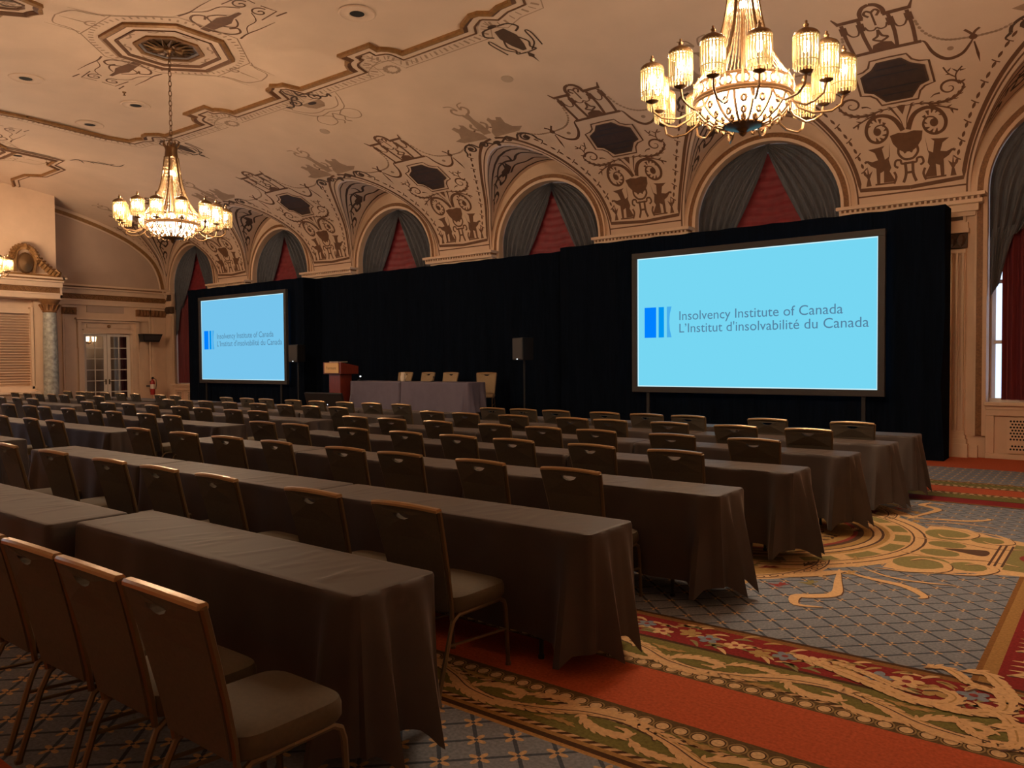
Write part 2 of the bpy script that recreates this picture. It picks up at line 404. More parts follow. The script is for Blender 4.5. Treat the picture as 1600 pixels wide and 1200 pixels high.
# centre medallions with lobes, cartouche arms and tendrils
def ring(key, c, r0, r1, off, n=56, a0=0, a1=2 * pi):
    cm[key].grid([[FL(c[0] + r * cos(a0 + (a1 - a0) * k / n), c[1] + r * sin(a0 + (a1 - a0) * k / n), off) for k in range(n + 1)] for r in (r0, r1)])
def medallion(cx, cy):
    c = (cx, cy); 
    ring('c', c, .90, 1.66, .0012)
    blob(cm['d'], c, 1.14, 1.14, FL, .0016, 40); ring('y', c, 1.05, 1.12, .0020); blob(cm['r'], c, 1.0, 1.0, FL, .0020, 40); blob(cm['y'], c, .96, .96, FL, .0024, 40)
    ring('d', c, 1.20, 1.225, .0018); ring('y', c, 1.23, 1.27, .0018); ring('d', c, 1.46, 1.475, .0018); ring('d', c, 1.55, 1.57, .0018)
    for k in range(20): ring('g', c, 1.31, 1.44, .0018, 4, 2 * pi * k / 20 + .05, 2 * pi * (k + 1) / 20 - .05)
    rr = random.Random(5)
    for k in range(60):
        a = rr.uniform(0, 2 * pi); q = rr.uniform(.2, .95); px, py = cx + q * cos(a), cy + q * sin(a); t = rr.uniform(0, 6.28)
        lobed(cm['cdrydc'[k % 6]], [(px, py), (px + .07 * cos(t), py + .07 * sin(t)), (px + .15 * cos(t + .9), py + .15 * sin(t + .9))], .05, FL, .0028 + .00002 * k, .05)
    for sx in (-1, 1):
        for sy in (-1, 1):
            lc = (cx + sx * .28, cy + sy * 1.2)
            a0, a1 = ((-.15 * pi, -.5 * pi) if sx * sy < 0 else (.15 * pi, .5 * pi)); 
            ring('c', lc, .30, .84, .0009, 40); ring('y', lc, .30, .70, .0011, 40)
            out = lambda a, q: (lc[0] + q * cos(a) - cx) ** 2 + (lc[1] + q * sin(a) - cy) ** 2 > 1.48 ** 2
            for k in range(44):
                a = 2 * pi * k / 44; b2 = 2 * pi * (k + 1) / 44
                if not out(a, .767): continue
                for q0 in (.72, .80): cm['d'].grid([[FL(lc[0] + q * cos(t), lc[1] + q * sin(t), .0021) for t in (a, (a + b2) / 2, b2)] for q in (q0, q0 + .013)])
                blob(cm['d'], (lc[0] + .767 * cos(a), lc[1] + .767 * sin(a)), .040, .026, FL, .0021, 8, a + pi / 2); blob(cm['c'], (lc[0] + .767 * cos(a), lc[1] + .767 * sin(a)), .028, .017, FL, .0027, 8, a + pi / 2)
            for k in range(26):
                a = 2 * pi * k / 26 + .1; q = .93 + .06 * sin(k * 2.3)
                if not out(a, q): continue
                lobed(cm['cyrg'[k % 4]], [(lc[0] + q * cos(a), lc[1] + q * sin(a)), (lc[0] + (q + .05) * cos(a + .06), lc[1] + (q + .05) * sin(a + .06)), (lc[0] + q * cos(a + .14), lc[1] + q * sin(a + .14))], .06, FL, .0016, .05)
            for k in range(30):
                a = rr.uniform(0, 6.28); q = rr.uniform(.35, .68)
                if out(a, q): lobed(cm['cddrg'[k % 5]], [(lc[0] + q * cos(a), lc[1] + q * sin(a)), (lc[0] + q * cos(a + .15), lc[1] + q * sin(a + .15)), (lc[0] + (q + .05) * cos(a + .3), lc[1] + (q + .05) * sin(a + .3))], .05, FL, .0022 + .00002 * k, .05)
    # arms reaching the side borders: green ground, cream scroll outline
    for s in (-1, 1):
        f = lambda u, v: (cx + s * u, cy + v)
        patch(cm['c'], [f(1.45, -.95), f(1.75, -.98), f(2.0, -.75), f(2.38, -.62), f(2.38, .62), f(2.0, .75), f(1.75, 1.0), f(1.45, .95)], FL, .0013)
        for t in (-1, 1):
            blob(cm['g'], f(1.66, t * .62), .19, .24, FL, .0018, 14, .4 * t * s); blob(cm['g'], f(1.98, t * .55), .13, .15, FL, .0018, 12); blob(cm['g'], f(1.72, t * .18), .15, .13, FL, .0018, 12)
            carpet_leaf(cm, [f(1.40, t * 1.0), f(1.62, t * .98), f(1.85, t * .80), f(1.82, t * .55), f(1.66, t * .48), f(1.58, t * .60)], .06, off=.003)
            carpet_leaf(cm, [f(1.8, t * .9), f(2.05, t * .80), f(2.16, t * .55), f(2.05, t * .42), f(1.95, t * .5)], .055, off=.003)
            carpet_leaf(cm, [f(1.45, t * .32), f(1.75, t * .36), f(2.05, t * .25), f(2.3, t * .34)], .05, off=.003)
            carpet_leaf(cm, [f(1.32, t * 1.06), f(1.55, t * 1.22), f(1.78, t * 1.24), f(2.0, t * 1.18)], .035, off=.0022)
            # tendrils over the blue field
            carpet_leaf(cm, [f(1.20, t * 1.22), f(1.28, t * 1.55), f(1.36, t * 1.9), f(1.25, t * 2.05), f(1.16, t * 2.12), f(1.22, t * 2.3), f(1.38, t * 2.26)], .085, off=.0022)
            carpet_leaf(cm, [f(1.22, t * 1.25), f(1.45, t * 1.35), f(1.7, t * 1.42), f(1.86, t * 1.6), f(1.84, t * 1.68)], .07, off=.0023)
            carpet_leaf(cm, [f(.9, t * 1.7), f(1.1, t * 1.45), f(1.25, t * 1.25)], .12, off=.0024)
        patch(cm['d'], [f(1.85, .06), f(2.02, .12), f(2.06, 0), f(2.02, -.12), f(1.85, -.06), f(1.72, 0)], FL, .0030, 3)
        patch(cm['g'], [f(2.2, -.5), f(2.38, -.5), f(2.38, .5), f(2.2, .5)], FL, .0018)
        for t in (2.1, 2.14, 2.19): stroke(cm['d'], [f(t, -.42), f(t, .42)], .018, FL, .0031, 0)
        blob(cm['r'], f(2.36, 0), .09, .14, FL, .003, 14)
for k in range(3): medallion(-2.93 - 10.19 * k, 7.55)
for k, mm in (('c', 'flowercream'), ('d', 'carpetdark'), ('g', 'carpetgreen'), ('r', 'carpetred'), ('b', 'carpetblue'), ('y', 'carpetgold')):
    cm[k].build('carpet_pattern', M[mm], floor, kind='stuff')

# ------------------------------------------------------------------ window wall
TH = [pi * k / 28 for k in range(29)]
def wcirc(xc, r, t): return (xc + r * cos(t), ZS + r * sin(t))
mb = MB()
xs = [XR]
edges = []
for xc in WX: edges += [xc + RA, xc - RA]
prev = XR
for xc in WX:
    mb.add([(prev, YW, 0), (xc + RA, YW, 0), (xc + RA, YW, ZS), (prev, YW, ZS)], [(0, 1, 2, 3)])
    mb.add([(xc + RA, YW, 0), (xc - RA, YW, 0), (xc - RA, YW, .90), (xc + RA, YW, .90)], [(0, 1, 2, 3)])
    mb.grid([[(wcirc(xc, RA, t)[0], YW, wcirc(xc, RA, t)[1]) for t in TH], [(xc + (GA + .02) * cos(t), YW, ZS + (GB + .02) * sin(t)) for t in TH]])
    # reveal
    rv = [(xc + RA, .90)] + [wcirc(xc, RA, t) for t in TH] + [(xc - RA, .90)]
    mb.grid([[(x, YW, z) for x, z in rv], [(x, YW + .42, z) for x, z in rv]])
    mb.add([(xc + RA, YW, .90), (xc - RA, YW, .90), (xc - RA, YW + .42, .90), (xc + RA, YW + .42, .90)], [(0, 1, 2, 3)])
    prev = xc - RA
mb.add([(prev, YW, 0), (XL, YW, 0), (XL, YW, ZS), (prev, YW, ZS)], [(0, 1, 2, 3)])
wall_front = struct(mb.build('wall_front', M['wall']))
# window frames with glass, then the archivolts
for i, xc in enumerate(WX):
    m = MB(); y0 = YW + .36
    rv = [(xc + RA - .04, .92)] + [wcirc(xc, RA - .04, t) for t in TH] + [(xc - RA + .04, .92)]
    m.tube([(x, y0, z) for x, z in rv], .05, 4)
    m.box(xc - .04, xc + .04, y0 - .03, y0 + .03, .92, 5.7)
    for z in (1.9, 2.9, 3.9): m.box(xc - RA, xc + RA, y0 - .025, y0 + .025, z - .03, z + .03)
    m.box(xc - RA, xc + RA, y0 - .06, y0 + .04, .90, .97)
    win = struct(m.build('window_%d' % (i + 1), M['white']))
    g = MB(); pts = [(xc + RA, .92)] + [wcirc(xc, RA, t) for t in TH] + [(xc - RA, .92)]
    g.add([(x, y0, z) for x, z in pts], [tuple(range(len(pts)))]); g.build('pane', M['glass'], win)
    a = MB(); jm = [(xc + 1, .35)]
    def section(r0, r1, d0, d1):
        A = [(xc + r0, .36)] + [wcirc(xc, r0, t) for t in TH] + [(xc - r0, .36)]
        B = [(xc + r1, .36)] + [wcirc(xc, r1, t) for t in TH] + [(xc - r1, .36)]
        a.grid([[(x, YW, z) for x, z in A], [(x, YW - d0, z) for x, z in A], [(x, YW - d1, z) for x, z in B], [(x, YW, z) for x, z in B]])
    a.m = 0; section(RA - .002, RA + .055, .045, .06)
    a.m = 1; section(RA + .055, RO - .03, .035, .035)
    a.m = 0; section(RO - .03, RO, .055, .05)
    a.build('archivolt', [M['trim'], M['goldband']], wall_front, smooth=True)
    # sill and panelled apron below the window
    s = MB(); s.box(xc - RA - .02, xc + RA + .02, YW - .10, YW + .02, .86, .92); s.box(xc - RA, xc + RA, YW - .06, YW + .01, .80, .86); s.box(xc - RA, xc + RA, YW - .05, YW, 0, .08)
    s.box(xc - RA, xc - RA + .12, YW - .042, YW, .08, .70); s.box(xc + RA - .12, xc + RA, YW - .042, YW, .08, .70); s.box(xc - RA, xc + RA, YW - .046, YW, .70, .80)
    bevel(s.build('window_sill', M['trim'], wall_front), .006)
    for gx in ((-1.08, .34), (-.35, .7), (.75, .34)):
        g = MB(); g.m = 0; x0 = xc + gx[0]; g.box(x0 - .03, x0 + gx[1] + .03, YW - .035, YW, .10, .68)
        g.m = 1
        for (za, zb) in ((.14, .24), (.30, .64)):
            nz = max(2, int((zb - za) / .045)); nx = int(gx[1] / .045)
            for iz in range(nz):
                for ix in range(nx):
                    px = x0 + .01 + (ix + .5 * (iz % 2) + .3) * (gx[1] - .03) / nx; pz = za + (iz + .5) * (zb - za) / nz
                    hx = .017; g.add([(px + hx * cos(2 * pi * k / 6), YW - .0365, pz + hx * sin(2 * pi * k / 6)) for k in range(6)], [(0, 1, 2, 3, 4, 5)])
        if i in (0, 5): g.build('radiator_grille', [M['trim'], M['dark']], wall_front)

# cornices on the piers
def cornice_block(x0, x1, nm='cornice', zt=4.31, ya=YW):
    m = MB(); m.m = 0
    m.box(x0 - .16, x1 + .16, ya - .34, ya, zt - .055, zt); m.box(x0 - .12, x1 + .12, ya - .28, ya, zt - .16, zt - .10)
    m.box(x0 - .05, x1 + .05, ya - .16, ya, zt - .27, zt - .16); m.box(x0, x1, ya - .10, ya, zt - .34, zt - .27)
    m.m = 1; m.box(x0 - .10, x1 + .10, ya - .25, ya, zt - .10, zt - .055)
    m.m = 0; x = x0 - .12
    while x < x1 + .12:
        m.box(x, x + .035, ya - .285, ya - .24, zt - .10, zt - .055); x += .085
    return m.build(nm, [M['trim'], M['goldband']], wall_front)
for k, xc in enumerate(PX_):
    cornice_block(xc - .98, xc + .98)
cornice_block(1.0, 1.36); cornice_block(XL, XL + .15)
def pilaster(xc, wd, y, parent, z1=3.43):
    m = MB(); h = wd / 2; m.m = 0
    m.box(xc - h - .06, xc + h + .06, y - .16, y, 0, .22); m.box(xc - h - .04, xc + h + .04, y - .14, y, .22, .30); m.box(xc - h - .02, xc + h + .02, y - .11, y, .30, .36)
    m.box(xc - h, xc + h, y - .04, y, .36, z1)
    n = 7; fwid = wd / (n + .6)
    for k in range(n + 1):
        x = xc - h + .3 * fwid + k * fwid - .15 * fwid
        m.box(x - .01, x + .22 * fwid, y - .095, y - .035, .44, z1 - .06)
    m.box(xc - h, xc + h, y - .08, y - .03, .36, .44); m.box(xc - h, xc + h, y - .08, y - .03, z1 - .06, z1)
    m.m = 1; m.box(xc - h - .02, xc + h + .02, y - .085, y, z1 + .03, z1 + .27)
    for k in range(5):
        x = xc - h + wd * (k + .5) / 5; m.lathe([(.0, 0), (.05, .05), (.075, .13), (.03, .2), (0, .21)], 6, (x, y - .09, z1 + .04), False)
    m.m = 0; m.box(xc - h - .05, xc + h + .05, y - .13, y, z1 + .27, z1 + .34); m.box(xc - h - .03, xc + h + .03, y - .10, y, z1 + .34, z1 + .44)
    m.box(xc - h, xc + h, y - .07, y, z1 + .44, z1 + .72)
    m.m = 1; m.box(xc - h + .04, xc + h - .04, y - .085, y - .06, z1 + .48, z1 + .70)
    m.m = 0; m.box(xc - h - .04, xc + h + .04, y - .16, y, z1 + .72, z1 + .80)
    return m.build('pilaster', [M['trim'], M['paintdark']], parent)
pilaster(-2.42, .66, YW, wall_front); pilaster(-3.42, .66, YW, wall_front); pilaster(-27.3, .4, YW, wall_front)
b = MB(); b.box(-4.35, -1.90, YW - .07, YW, 0, .20); b.build('baseboard_front', M['trim'])['kind'] = 'structure'

# ------------------------------------------------------------------ vaulted ceiling with lunettes
def groin_w(z):
    t = (z - ZS) / GB
    return GA if t <= 0 else (GA * sqrt(max(0, 1 - t * t)) if t < 1 else 0)
s_top = s_of_z(ZS + GB)
mb = MB()
srow = list(np.linspace(0, s_top * .8, 16)) + [s_top * (.8 + .2 * (1 - (1 - k / 14) ** 2)) for k in range(1, 15)]
for xc in WX:
    lo = XL if xc == WX[-1] else xc - SP / 2; hi = XR if xc == WX[0] else xc + SP / 2
    for sgn, e in ((1, hi), (-1, lo)):
        mb.grid([[V0(xc + sgn * groin_w(prof(s)[1]) + (e - xc - sgn * groin_w(prof(s)[1])) * f, s, 0) for f in (0, .3, .65, 1)] for s in srow])
    # soffit of the lunette
    rows = []
    for f in np.linspace(0, 1, 6):
        r = []
        for t in [pi * k / 48 for k in range(49)]:
            z = ZS + GB * sin(t); x = xc + GA * cos(t); yg = prof(s_of_z(z))[0]
            r.append((x, YW + (yg - YW) * f, z))
        rows.append(r)
    mb.grid(rows)
xs = list(np.linspace(XL, XR, 30))
mb.grid([[V0(x, s, 0) for x in xs] for s in np.linspace(s_top, 2 * SMAX, 60)])
ceiling = struct(mb.build('ceiling', M['plaster'], smooth=True))

# plain closing walls
m = MB(); m.box(XL - .3, XR + .3, YB - .2, YB, 0, 4.5); struct(m.build('wall_back', M['wall']))
m = MB(); m.box(XR, XR + .2, YB - .2, YW + .6, 0, 7.4); struct(m.build('wall_right', M['wall']))

# painted ornament of one pendentive (u from the pier axis, s along the vault)
def pier_ornament(full=True):
    a = MB(); V = V0
    def both(pts, wd, sm=5, taper=None, off=.004, side=(1, -1)):
        for q in side: stroke(a, [(q * p[0], p[1]) for p in pts], wd * 1.30, V, off, sm, taper=taper)
    def leafy(pts, wd, taper='both', every=.11, lob=1.3):
        for q in (1, -1): lobed(a, [(q * p[0], p[1]) for p in pts], wd, V, .0045, every, taper, lob)
    def bothp(pts, sm=0, off=.005):
        for q in (1, -1): patch(a, [(q * p[0], p[1]) for p in pts], V, off, sm)
    a.m = 0
    # panel border following the groin
    def along(d, t0=0.05, t1=1.50, n=26, dz=0):
        out = []
        for k in range(n + 1):
            t = t0 + (t1 - t0) * k / n
            x = SP / 2 - (GA + d) * cos(t); z = ZS + dz + (GB + d) * sin(t); out.append((x, s_of_z(z)))
        return out
    both([(0, .27)] + along(.105, .12, 1.54), .050, 1); both(along(.045, .0, 1.56), .022, 1)
    both([(0, .20), (.84, .20)], .02, 0)
    gl = along(.235, .22, 1.5, 60)
    for k in range(0, 58, 3): both([gl[k], gl[k + 1], gl[min(k + 2, 60)]], .036, 2, 'both')
    for k in range(2, 58, 6): both([(gl[k][0] - .05, gl[k][1] + .05), gl[k], (gl[k][0] + .05, gl[k][1] - .03)], .016, 2)
    # vent surround
    out = [(0, 2.79), (.26, 2.78), (.31, 2.64), (.40, 2.57), (.53, 2.54), (.54, 2.07), (.40, 2.03), (.32, 1.95), (.27, 1.80), (0, 1.80)]
    both(out, .026, 0)
    # upper scrolls
    leafy([(.02, 1.72), (.30, 1.70), (.49, 1.65), (.70, 1.67), (.84, 1.76), (.92, 1.90), (.86, 2.02)], .062); both(spiral((.72, 1.90), .16, .3, 1.25), .036, 2, 'end')
    both([(.86, 1.95), (.95, 2.0)], .05, 3, 'end'); both([(.83, 2.0), (.84, 2.14), (.94, 2.27)], .018); both([(.83, 2.08), (.74, 2.18), (.69, 2.32)], .018)
    for p, q in (((.87, 2.18), (.80, 2.26)), ((.90, 2.2), (.98, 2.2)), ((.76, 2.16), (.70, 2.16)), ((.74, 2.22), (.79, 2.28))): both([p, q], .028, 2, 'end')
    both([(.58, 1.83), (.50, 1.82), (.44, 1.77)], .03, 3, 'end')
    # large volutes
    both([(.04, 1.25), (.12, 1.45), (.22, 1.56), (.37, 1.60), (.52, 1.52), (.60, 1.33), (.56, 1.16), (.43, 1.10), (.31, 1.17), (.27, 1.30), (.33, 1.41), (.43, 1.40), (.48, 1.31), (.43, 1.25)], .062, 5, 'end'); leafy([(.04, 1.25), (.12, 1.45), (.22, 1.56), (.37, 1.60), (.52, 1.52), (.60, 1.33), (.56, 1.16)], .05, 'start', .09, 1.1)
    for q in (1, -1): blob(a, (q * .43, 1.30), .062, .075, V, .006)
    for k in range(9):
        t = .4 + k * .55; both([(.43 + .16 * cos(t), 1.335 + .23 * sin(t)), (.43 + .10 * cos(t + .25), 1.335 + .15 * sin(t + .25))], .045, 2, 'end')
    both([(.40, 1.64), (.59, 1.56), (.79, 1.45)], .022); both([(.64, 1.53), (.72, 1.57)], .03, 2, 'end'); both([(.70, 1.49), (.72, 1.40)], .03, 2, 'end')
    both([(.02, 1.27), (.05, 1.45), (.11, 1.60), (.16, 1.72)], .03, 4, 'start'); bothp([(0, 1.55), (.07, 1.73), (.02, 1.74), (0, 1.74)])
    # vase and stand
    patch(a, [(-.25, 1.19), (-.12, 1.22), (0, 1.20), (.12, 1.22), (.25, 1.19), (.22, 1.04), (.14, .92), (.06, .87), (-.06, .87), (-.14, .92), (-.22, 1.04)], V, .005)
    both([(.04, .85), (.12, .98), (.15, .86), (.08, .76), (0, .74)], .03); both([(0, .68), (.11, .68), (.13, .74), (.20, .74), (.22, .66), (.17, .62)], .028)
    both([(.06, .70), (.055, .50), (.10, .36)], .035, 3); both([(0, .52), (.07, .52)], .03, 0); both([(.24, .56), (.21, .47), (.25, .36)], .03, 3)
    # griffins
    bothp([(.27, 1.08), (.29, .84), (.37, .79), (.40, .98), (.35, 1.03), (.47, 1.01), (.62, 1.0), (.52, .93), (.48, .80), (.57, .78), (.69, .82), (.60, .71), (.52, .66), (.52, .39), (.47, .39), (.46, .57), (.40, .60), (.41, .40), (.22, .40), (.31, .58), (.28, .64), (.31, .78)])
    both([(.56, .72), (.64, .79), (.70, .78)], .03, 3); both([(.24, .38), (.55, .385)], .022, 0)
    bothp([(.61, .37), (.70, .37), (.67, .50), (.74, .62), (.67, .58), (.66, .72), (.64, .58), (.58, .63), (.635, .50)])
    # pavilion
    for q in (1, -1):
        patch(a, [(q * .13, 3.80), (q * .52, 3.80), (q * .50, 3.73), (q * .13, 3.72)], V, .005)
        patch(a, [(q * .47, 3.80), (q * .53, 3.91), (q * .55, 3.90), (q * .52, 3.80)], V, .005)
    both([(.20, 3.72), (.21, 3.35), (.18, 2.98)], .042, 3); both([(.44, 3.72), (.45, 3.35), (.43, 2.97)], .042, 3); both([(.20, 3.66), (.205, 3.48)], .08, 0); both([(.44, 3.66), (.445, 3.48)], .08, 0)
    both([(0, 2.98), (.50, 2.97)], .05, 0); both([(.23, 3.56), (.27, 3.42), (.36, 3.42), (.42, 3.56)], .022)
    both([(0, 4.03), (.09, 3.99), (.15, 3.88), (.15, 3.76)], .05); both([(0, 3.85), (.06, 3.90), (.10, 3.84), (.05, 3.76)], .03); both([(0, 3.50), (.05, 3.45), (.12, 3.47), (.15, 3.56)], .022)
    stroke(a, [(0, 3.85), (.0, 3.55)], .03, V, .004, 0)
    patch(a, [(-.17, 2.99), (-.13, 3.12), (0, 3.17), (.13, 3.12), (.17, 2.99)], V, .0055); both([(0, 3.17), (.10, 3.24), (.03, 3.30), (0, 3.44)], .03)
    # swags and tassels
    both([(.46, 2.98), (.54, 2.94), (.60, 2.70), (.70, 2.53), (.82, 2.47), (.98, 2.53), (1.10, 2.70), (1.15, 2.80)], .048, 5, 'both')
    for q in (1, -1): blob(a, (q * 1.15, 2.82), .055, .06, V, .005)
    both([(1.15, 2.86), (1.11, 2.93), (1.06, 3.0)], .03, 3); both([(1.15, 2.86), (1.19, 2.93), (1.25, 2.98)], .03, 3)
    bothp([(1.14, 2.72), (1.16, 2.72), (1.19, 2.45), (1.175, 2.27), (1.15, 2.45)])
    a.m = 1
    pl = smooth_pts([(.50, 3.42), (.55, 3.18), (.67, 2.99), (.82, 2.88), (.98, 2.84), (1.15, 2.82), (1.32, 2.82), (1.49, 2.84), (1.66, 2.92)], 3)
    for k in range(len(pl) - 1):
        t = atan2(pl[k + 1][1] - pl[k][1], pl[k + 1][0] - pl[k][0])
        for q in (1, -1): blob(a, (q * pl[k][0], pl[k][1]), .036, .024, V, .0045, 8, t if q > 0 else pi - t)
    for q in (1, -1): blob(a, (q * .84, 2.68), .045, .045, V, .004, 10)
    return a
po = pier_ornament().build('painted_ornament', [M['paintbrown'], M['paintpale']], ceiling); po.location.x = PX_[0]
for xc in PX_[1:] + [XR + .55 - .0, XL - .85]:
    c = po.copy(); C.objects.link(c); c.location.x = xc
# vents set into the pendentives, lifted frame and dark grating
vo = [(.17, 2.72), (.27, 2.58), (.45, 2.47), (.46, 2.13), (.33, 2.08), (.19, 1.87)]
vt = MB(); full = vo + [(-x, s) for x, s in reversed(vo)]
vt.m = 0; patch(vt, full, V0, .009)
vt.m = 1; stroke(vt, full + [full[0]], .03, V0, .016, 0); 
vt.m = 2
for k in range(5):
    s = 2.0 + .14 * k; stroke(vt, [(-.36 if 2.05 < s < 2.55 else -.22, s), (.36 if 2.05 < s < 2.55 else .22, s)], .02, V0, .013, 0)
v0 = vt.build('vent_grille', [M['vent'], M['paintdark'], M['black']], ceiling); v0.location.x = PX_[0]
for xc in PX_[1:]:
    c = v0.copy(); C.objects.link(c); c.location.x = xc
# ornament over every lunette: scroll row and pale figures, plus painted soffit panels
def crown_ornament():
    a = MB(); V = V0; a.m = 0
    for q in (1, -1):
        stroke(a, [(q * p[0], p[1]) for p in [(.0, 2.88), (.12, 2.86), (.22, 2.92), (.34, 2.98), (.45, 2.90), (.52, 2.84), (.62, 2.98), (.78, 2.98), (.92, 2.86), (.95, 2.72)]], .05, V, .004, 5)
        stroke(a, spiral((q * .74, 2.85), .13, 1.2, 1.3 * q, 20), .045, V, .0042, 2); stroke(a, spiral((q * .34, 2.90), .10, 1.2, 1.2 * q, 18), .04, V, .0042, 2)
        blob(a, (q * .74, 2.85), .06, .06, V, .005); blob(a, (q * .34, 2.9), .04, .04, V, .005)
        stroke(a, [(q * .95, 2.72), (q * 1.02, 2.64), (q * .98, 2.58)], .05, V, .004, 3, taper='end')
    blob(a, (0, 2.88), .10, .06, V, .005); blob(a, (.0, 2.80), .05, .05, V, .005)
    a.m = 1
    for q in (1, -1):
        patch(a, [(q * x, s) for x, s in [(.10, 3.05), (.74, 3.08), (.90, 3.20), (.70, 3.26), (.62, 3.42), (.66, 3.62), (.56, 3.66), (.50, 3.56), (.42, 3.60), (.40, 3.70), (.31, 3.64), (.30, 3.48), (.22, 3.34), (.12, 3.22)]], V, .0045)
        stroke(a, [(q * x, s) for x, s in [(.0, 3.3), (.14, 3.40), (.20, 3.52), (.12, 3.62)]], .06, V, .0046, 4)
    patch(a, [(-.10, 3.2), (.10, 3.2), (.10, 3.5), (.06, 3.75), (.09, 3.95), (-.09, 3.95), (-.06, 3.75), (-.10, 3.5)], V, .0045)
    for q in (1, -1):
        stroke(a, [(q * x, s) for x, s in [(.03, 3.95), (.14, 4.0), (.20, 4.12), (.13, 4.22), (.04, 4.14)]], .05, V, .0046, 4)
        stroke(a, [(q * x, s) for x, s in [(.04, 4.16), (.10, 4.32), (.24, 4.36)]], .03, V, .0046, 4)
    return a
co = crown_ornament().build('painted_figures', [M['paintdark'], M['paintpale']], ceiling); co.location.x = WX[0]
def soffit_fn(t, f, off):
    z = ZS + GB * sin(t); yg = prof(s_of_z(z))[0]
    return ((GA - off) * cos(t), YW + (yg - YW) * f, ZS + (GB - off) * sin(t))
def soffit_ornament():
    a = MB(); F = soffit_fn
    a.m = 0
    for q in (0, 1):
        g = (lambda t, f, off: F(t, f, off)) if q == 0 else (lambda t, f, off: F(pi - t, f, off))
        stroke(a, [(.24, .5), (.34, .78), (.6, .80), (1.0, .80), (pi / 2, .80)], .050, g, .004, 4)
        stroke(a, [(.24, .5), (.34, .26), (.6, .17), (1.0, .12), (pi / 2, .10)], .035, g, .004, 4)
        stroke(a, [(.10, .96), (.6, .95), (1.1, .95), (pi / 2, .95)], .022, g, .004, 3)
        stroke(a, [(.48, .50), (.62, .62), (.74, .50), (.70, .36), (.60, .42)], .05, g, .005, 5)
        stroke(a, [(.66, .60), (.82, .66), (.98, .56), (1.05, .42), (.96, .34), (.88, .42), (.92, .5)], .05, g, .005, 5)
        stroke(a, [(.95, .62), (1.12, .68), (1.26, .60), (1.34, .48), (1.46, .56), (pi / 2, .60)], .045, g, .005, 5)
        stroke(a, [(1.1, .30), (1.25, .36), (1.4, .26), (pi / 2, .30)], .04, g, .005, 5)
        patch(a, [(.98, .46), (1.06, .56), (1.16, .52), (1.24, .62), (1.20, .40), (1.08, .34)], g, .006)
        for t in (.58, .80, .92, 1.15, 1.32): stroke(a, [(t, .52), (t + .06, .66), (t + .02, .74)], .035, g, .0055, 3, taper='end')
    return a
so = soffit_ornament().build('soffit_ornament', M['paintdark'], ceiling); so.location.x = WX[0]
for xc in WX[1:]:
    for o in (co, so):
        c = o.copy(); C.objects.link(c); c.location.x = xc

# mouldings on the flat of the ceiling: a gilt edge, cream cove and brown fillet following one path
def offset_path(P, d):
    out = []
    for i, p in enumerate(P):
        a = np.array(P[max(i - 1, 0)], float); b = np.array(P[min(i + 1, len(P) - 1)], float); p = np.array(p, float)
        t1 = p - a if i else b - p; t2 = b - p if i < len(P) - 1 else p - a
        t1 /= np.hypot(*t1) or 1; t2 /= np.hypot(*t2) or 1
        n1 = np.array([-t1[1], t1[0]]); n2 = np.array([-t2[1], t2[0]]); n = n1 + n2; L = np.hypot(*n)
        n = n / L if L > 1e-6 else n1; k = 1 / max(.5, float(n @ n1)); out.append(tuple(p + n * d * k))
    return out
def moulding(path, parent, sc=1.0, close=False, sg=1):
    P = list(path); m = MB()
    if close: P = P + [P[0], P[1]]
    def lay(d0, d1, h0, h1, mi):
        m.m = mi; A = offset_path(P, sg * d0 * sc); B = offset_path(P, sg * d1 * sc)
        if close: A = A[1:]; B = B[1:]
        m.grid([[V0(x, s, 0) for x, s in A], [V0(x, s, h0) for x, s in A], [V0(x, s, h1) for x, s in B], [V0(x, s, 0) for x, s in B]])
    lay(-.02, .035, .05, .065, 0); lay(.035, .095, .065, .030, 1); lay(.095, .20, .022, .015, 2); lay(.20, .235, .032, .02, 1); lay(.235, .25, .01, .005, 2)
    return m.build('ceiling_moulding', [M['gold'], M['paintbrown'], M['plaster']], parent)
def thinline(path, parent, wd=.02, key='paintpale'):
    m = MB(); stroke(m, path, wd, V0, .004, 0); return m.build('painted_line', M[key], parent)
S0 = 6.32
def notch(x):   # pointed arrow notch
    return [(x + .40, S0), (x + .26, S0 + .31), (x + .14, S0 + .33), (x, S0 + .41), (x - .14, S0 + .33), (x - .26, S0 + .31), (x - .40, S0)]
def bow(x):     # square topped bow with hollow shoulders
    q = [(.66, S0), (.64, S0 + .10), (.56, S0 + .22), (.46, S0 + .30), (.39, S0 + .32), (.40, S0 + .52)]
    return [(x + a, b) for a, b in q] + [(x - a, b) for a, b in reversed(q)]
CX = WX[0] * .5 + WX[5] * .5 - .09
half = [(CX + 6.07, SMAX + .02), (CX + 6.07, S0 + .75), (CX + 5.85, S0 + .30), (CX + 5.58, S0 + .28), (CX + 5.38, S0 + .20), (CX + 5.22, S0 + .31), (CX + 5.05, S0 + .32), (CX + 4.86, S0 + .22), (CX + 4.74, S0 + .15), (CX + 4.66, S0 + .03)]
path = half + bow(CX + 2.57) + notch(CX) + bow(CX - 2.57) + [(2 * CX - x, s) for x, s in reversed(half)]
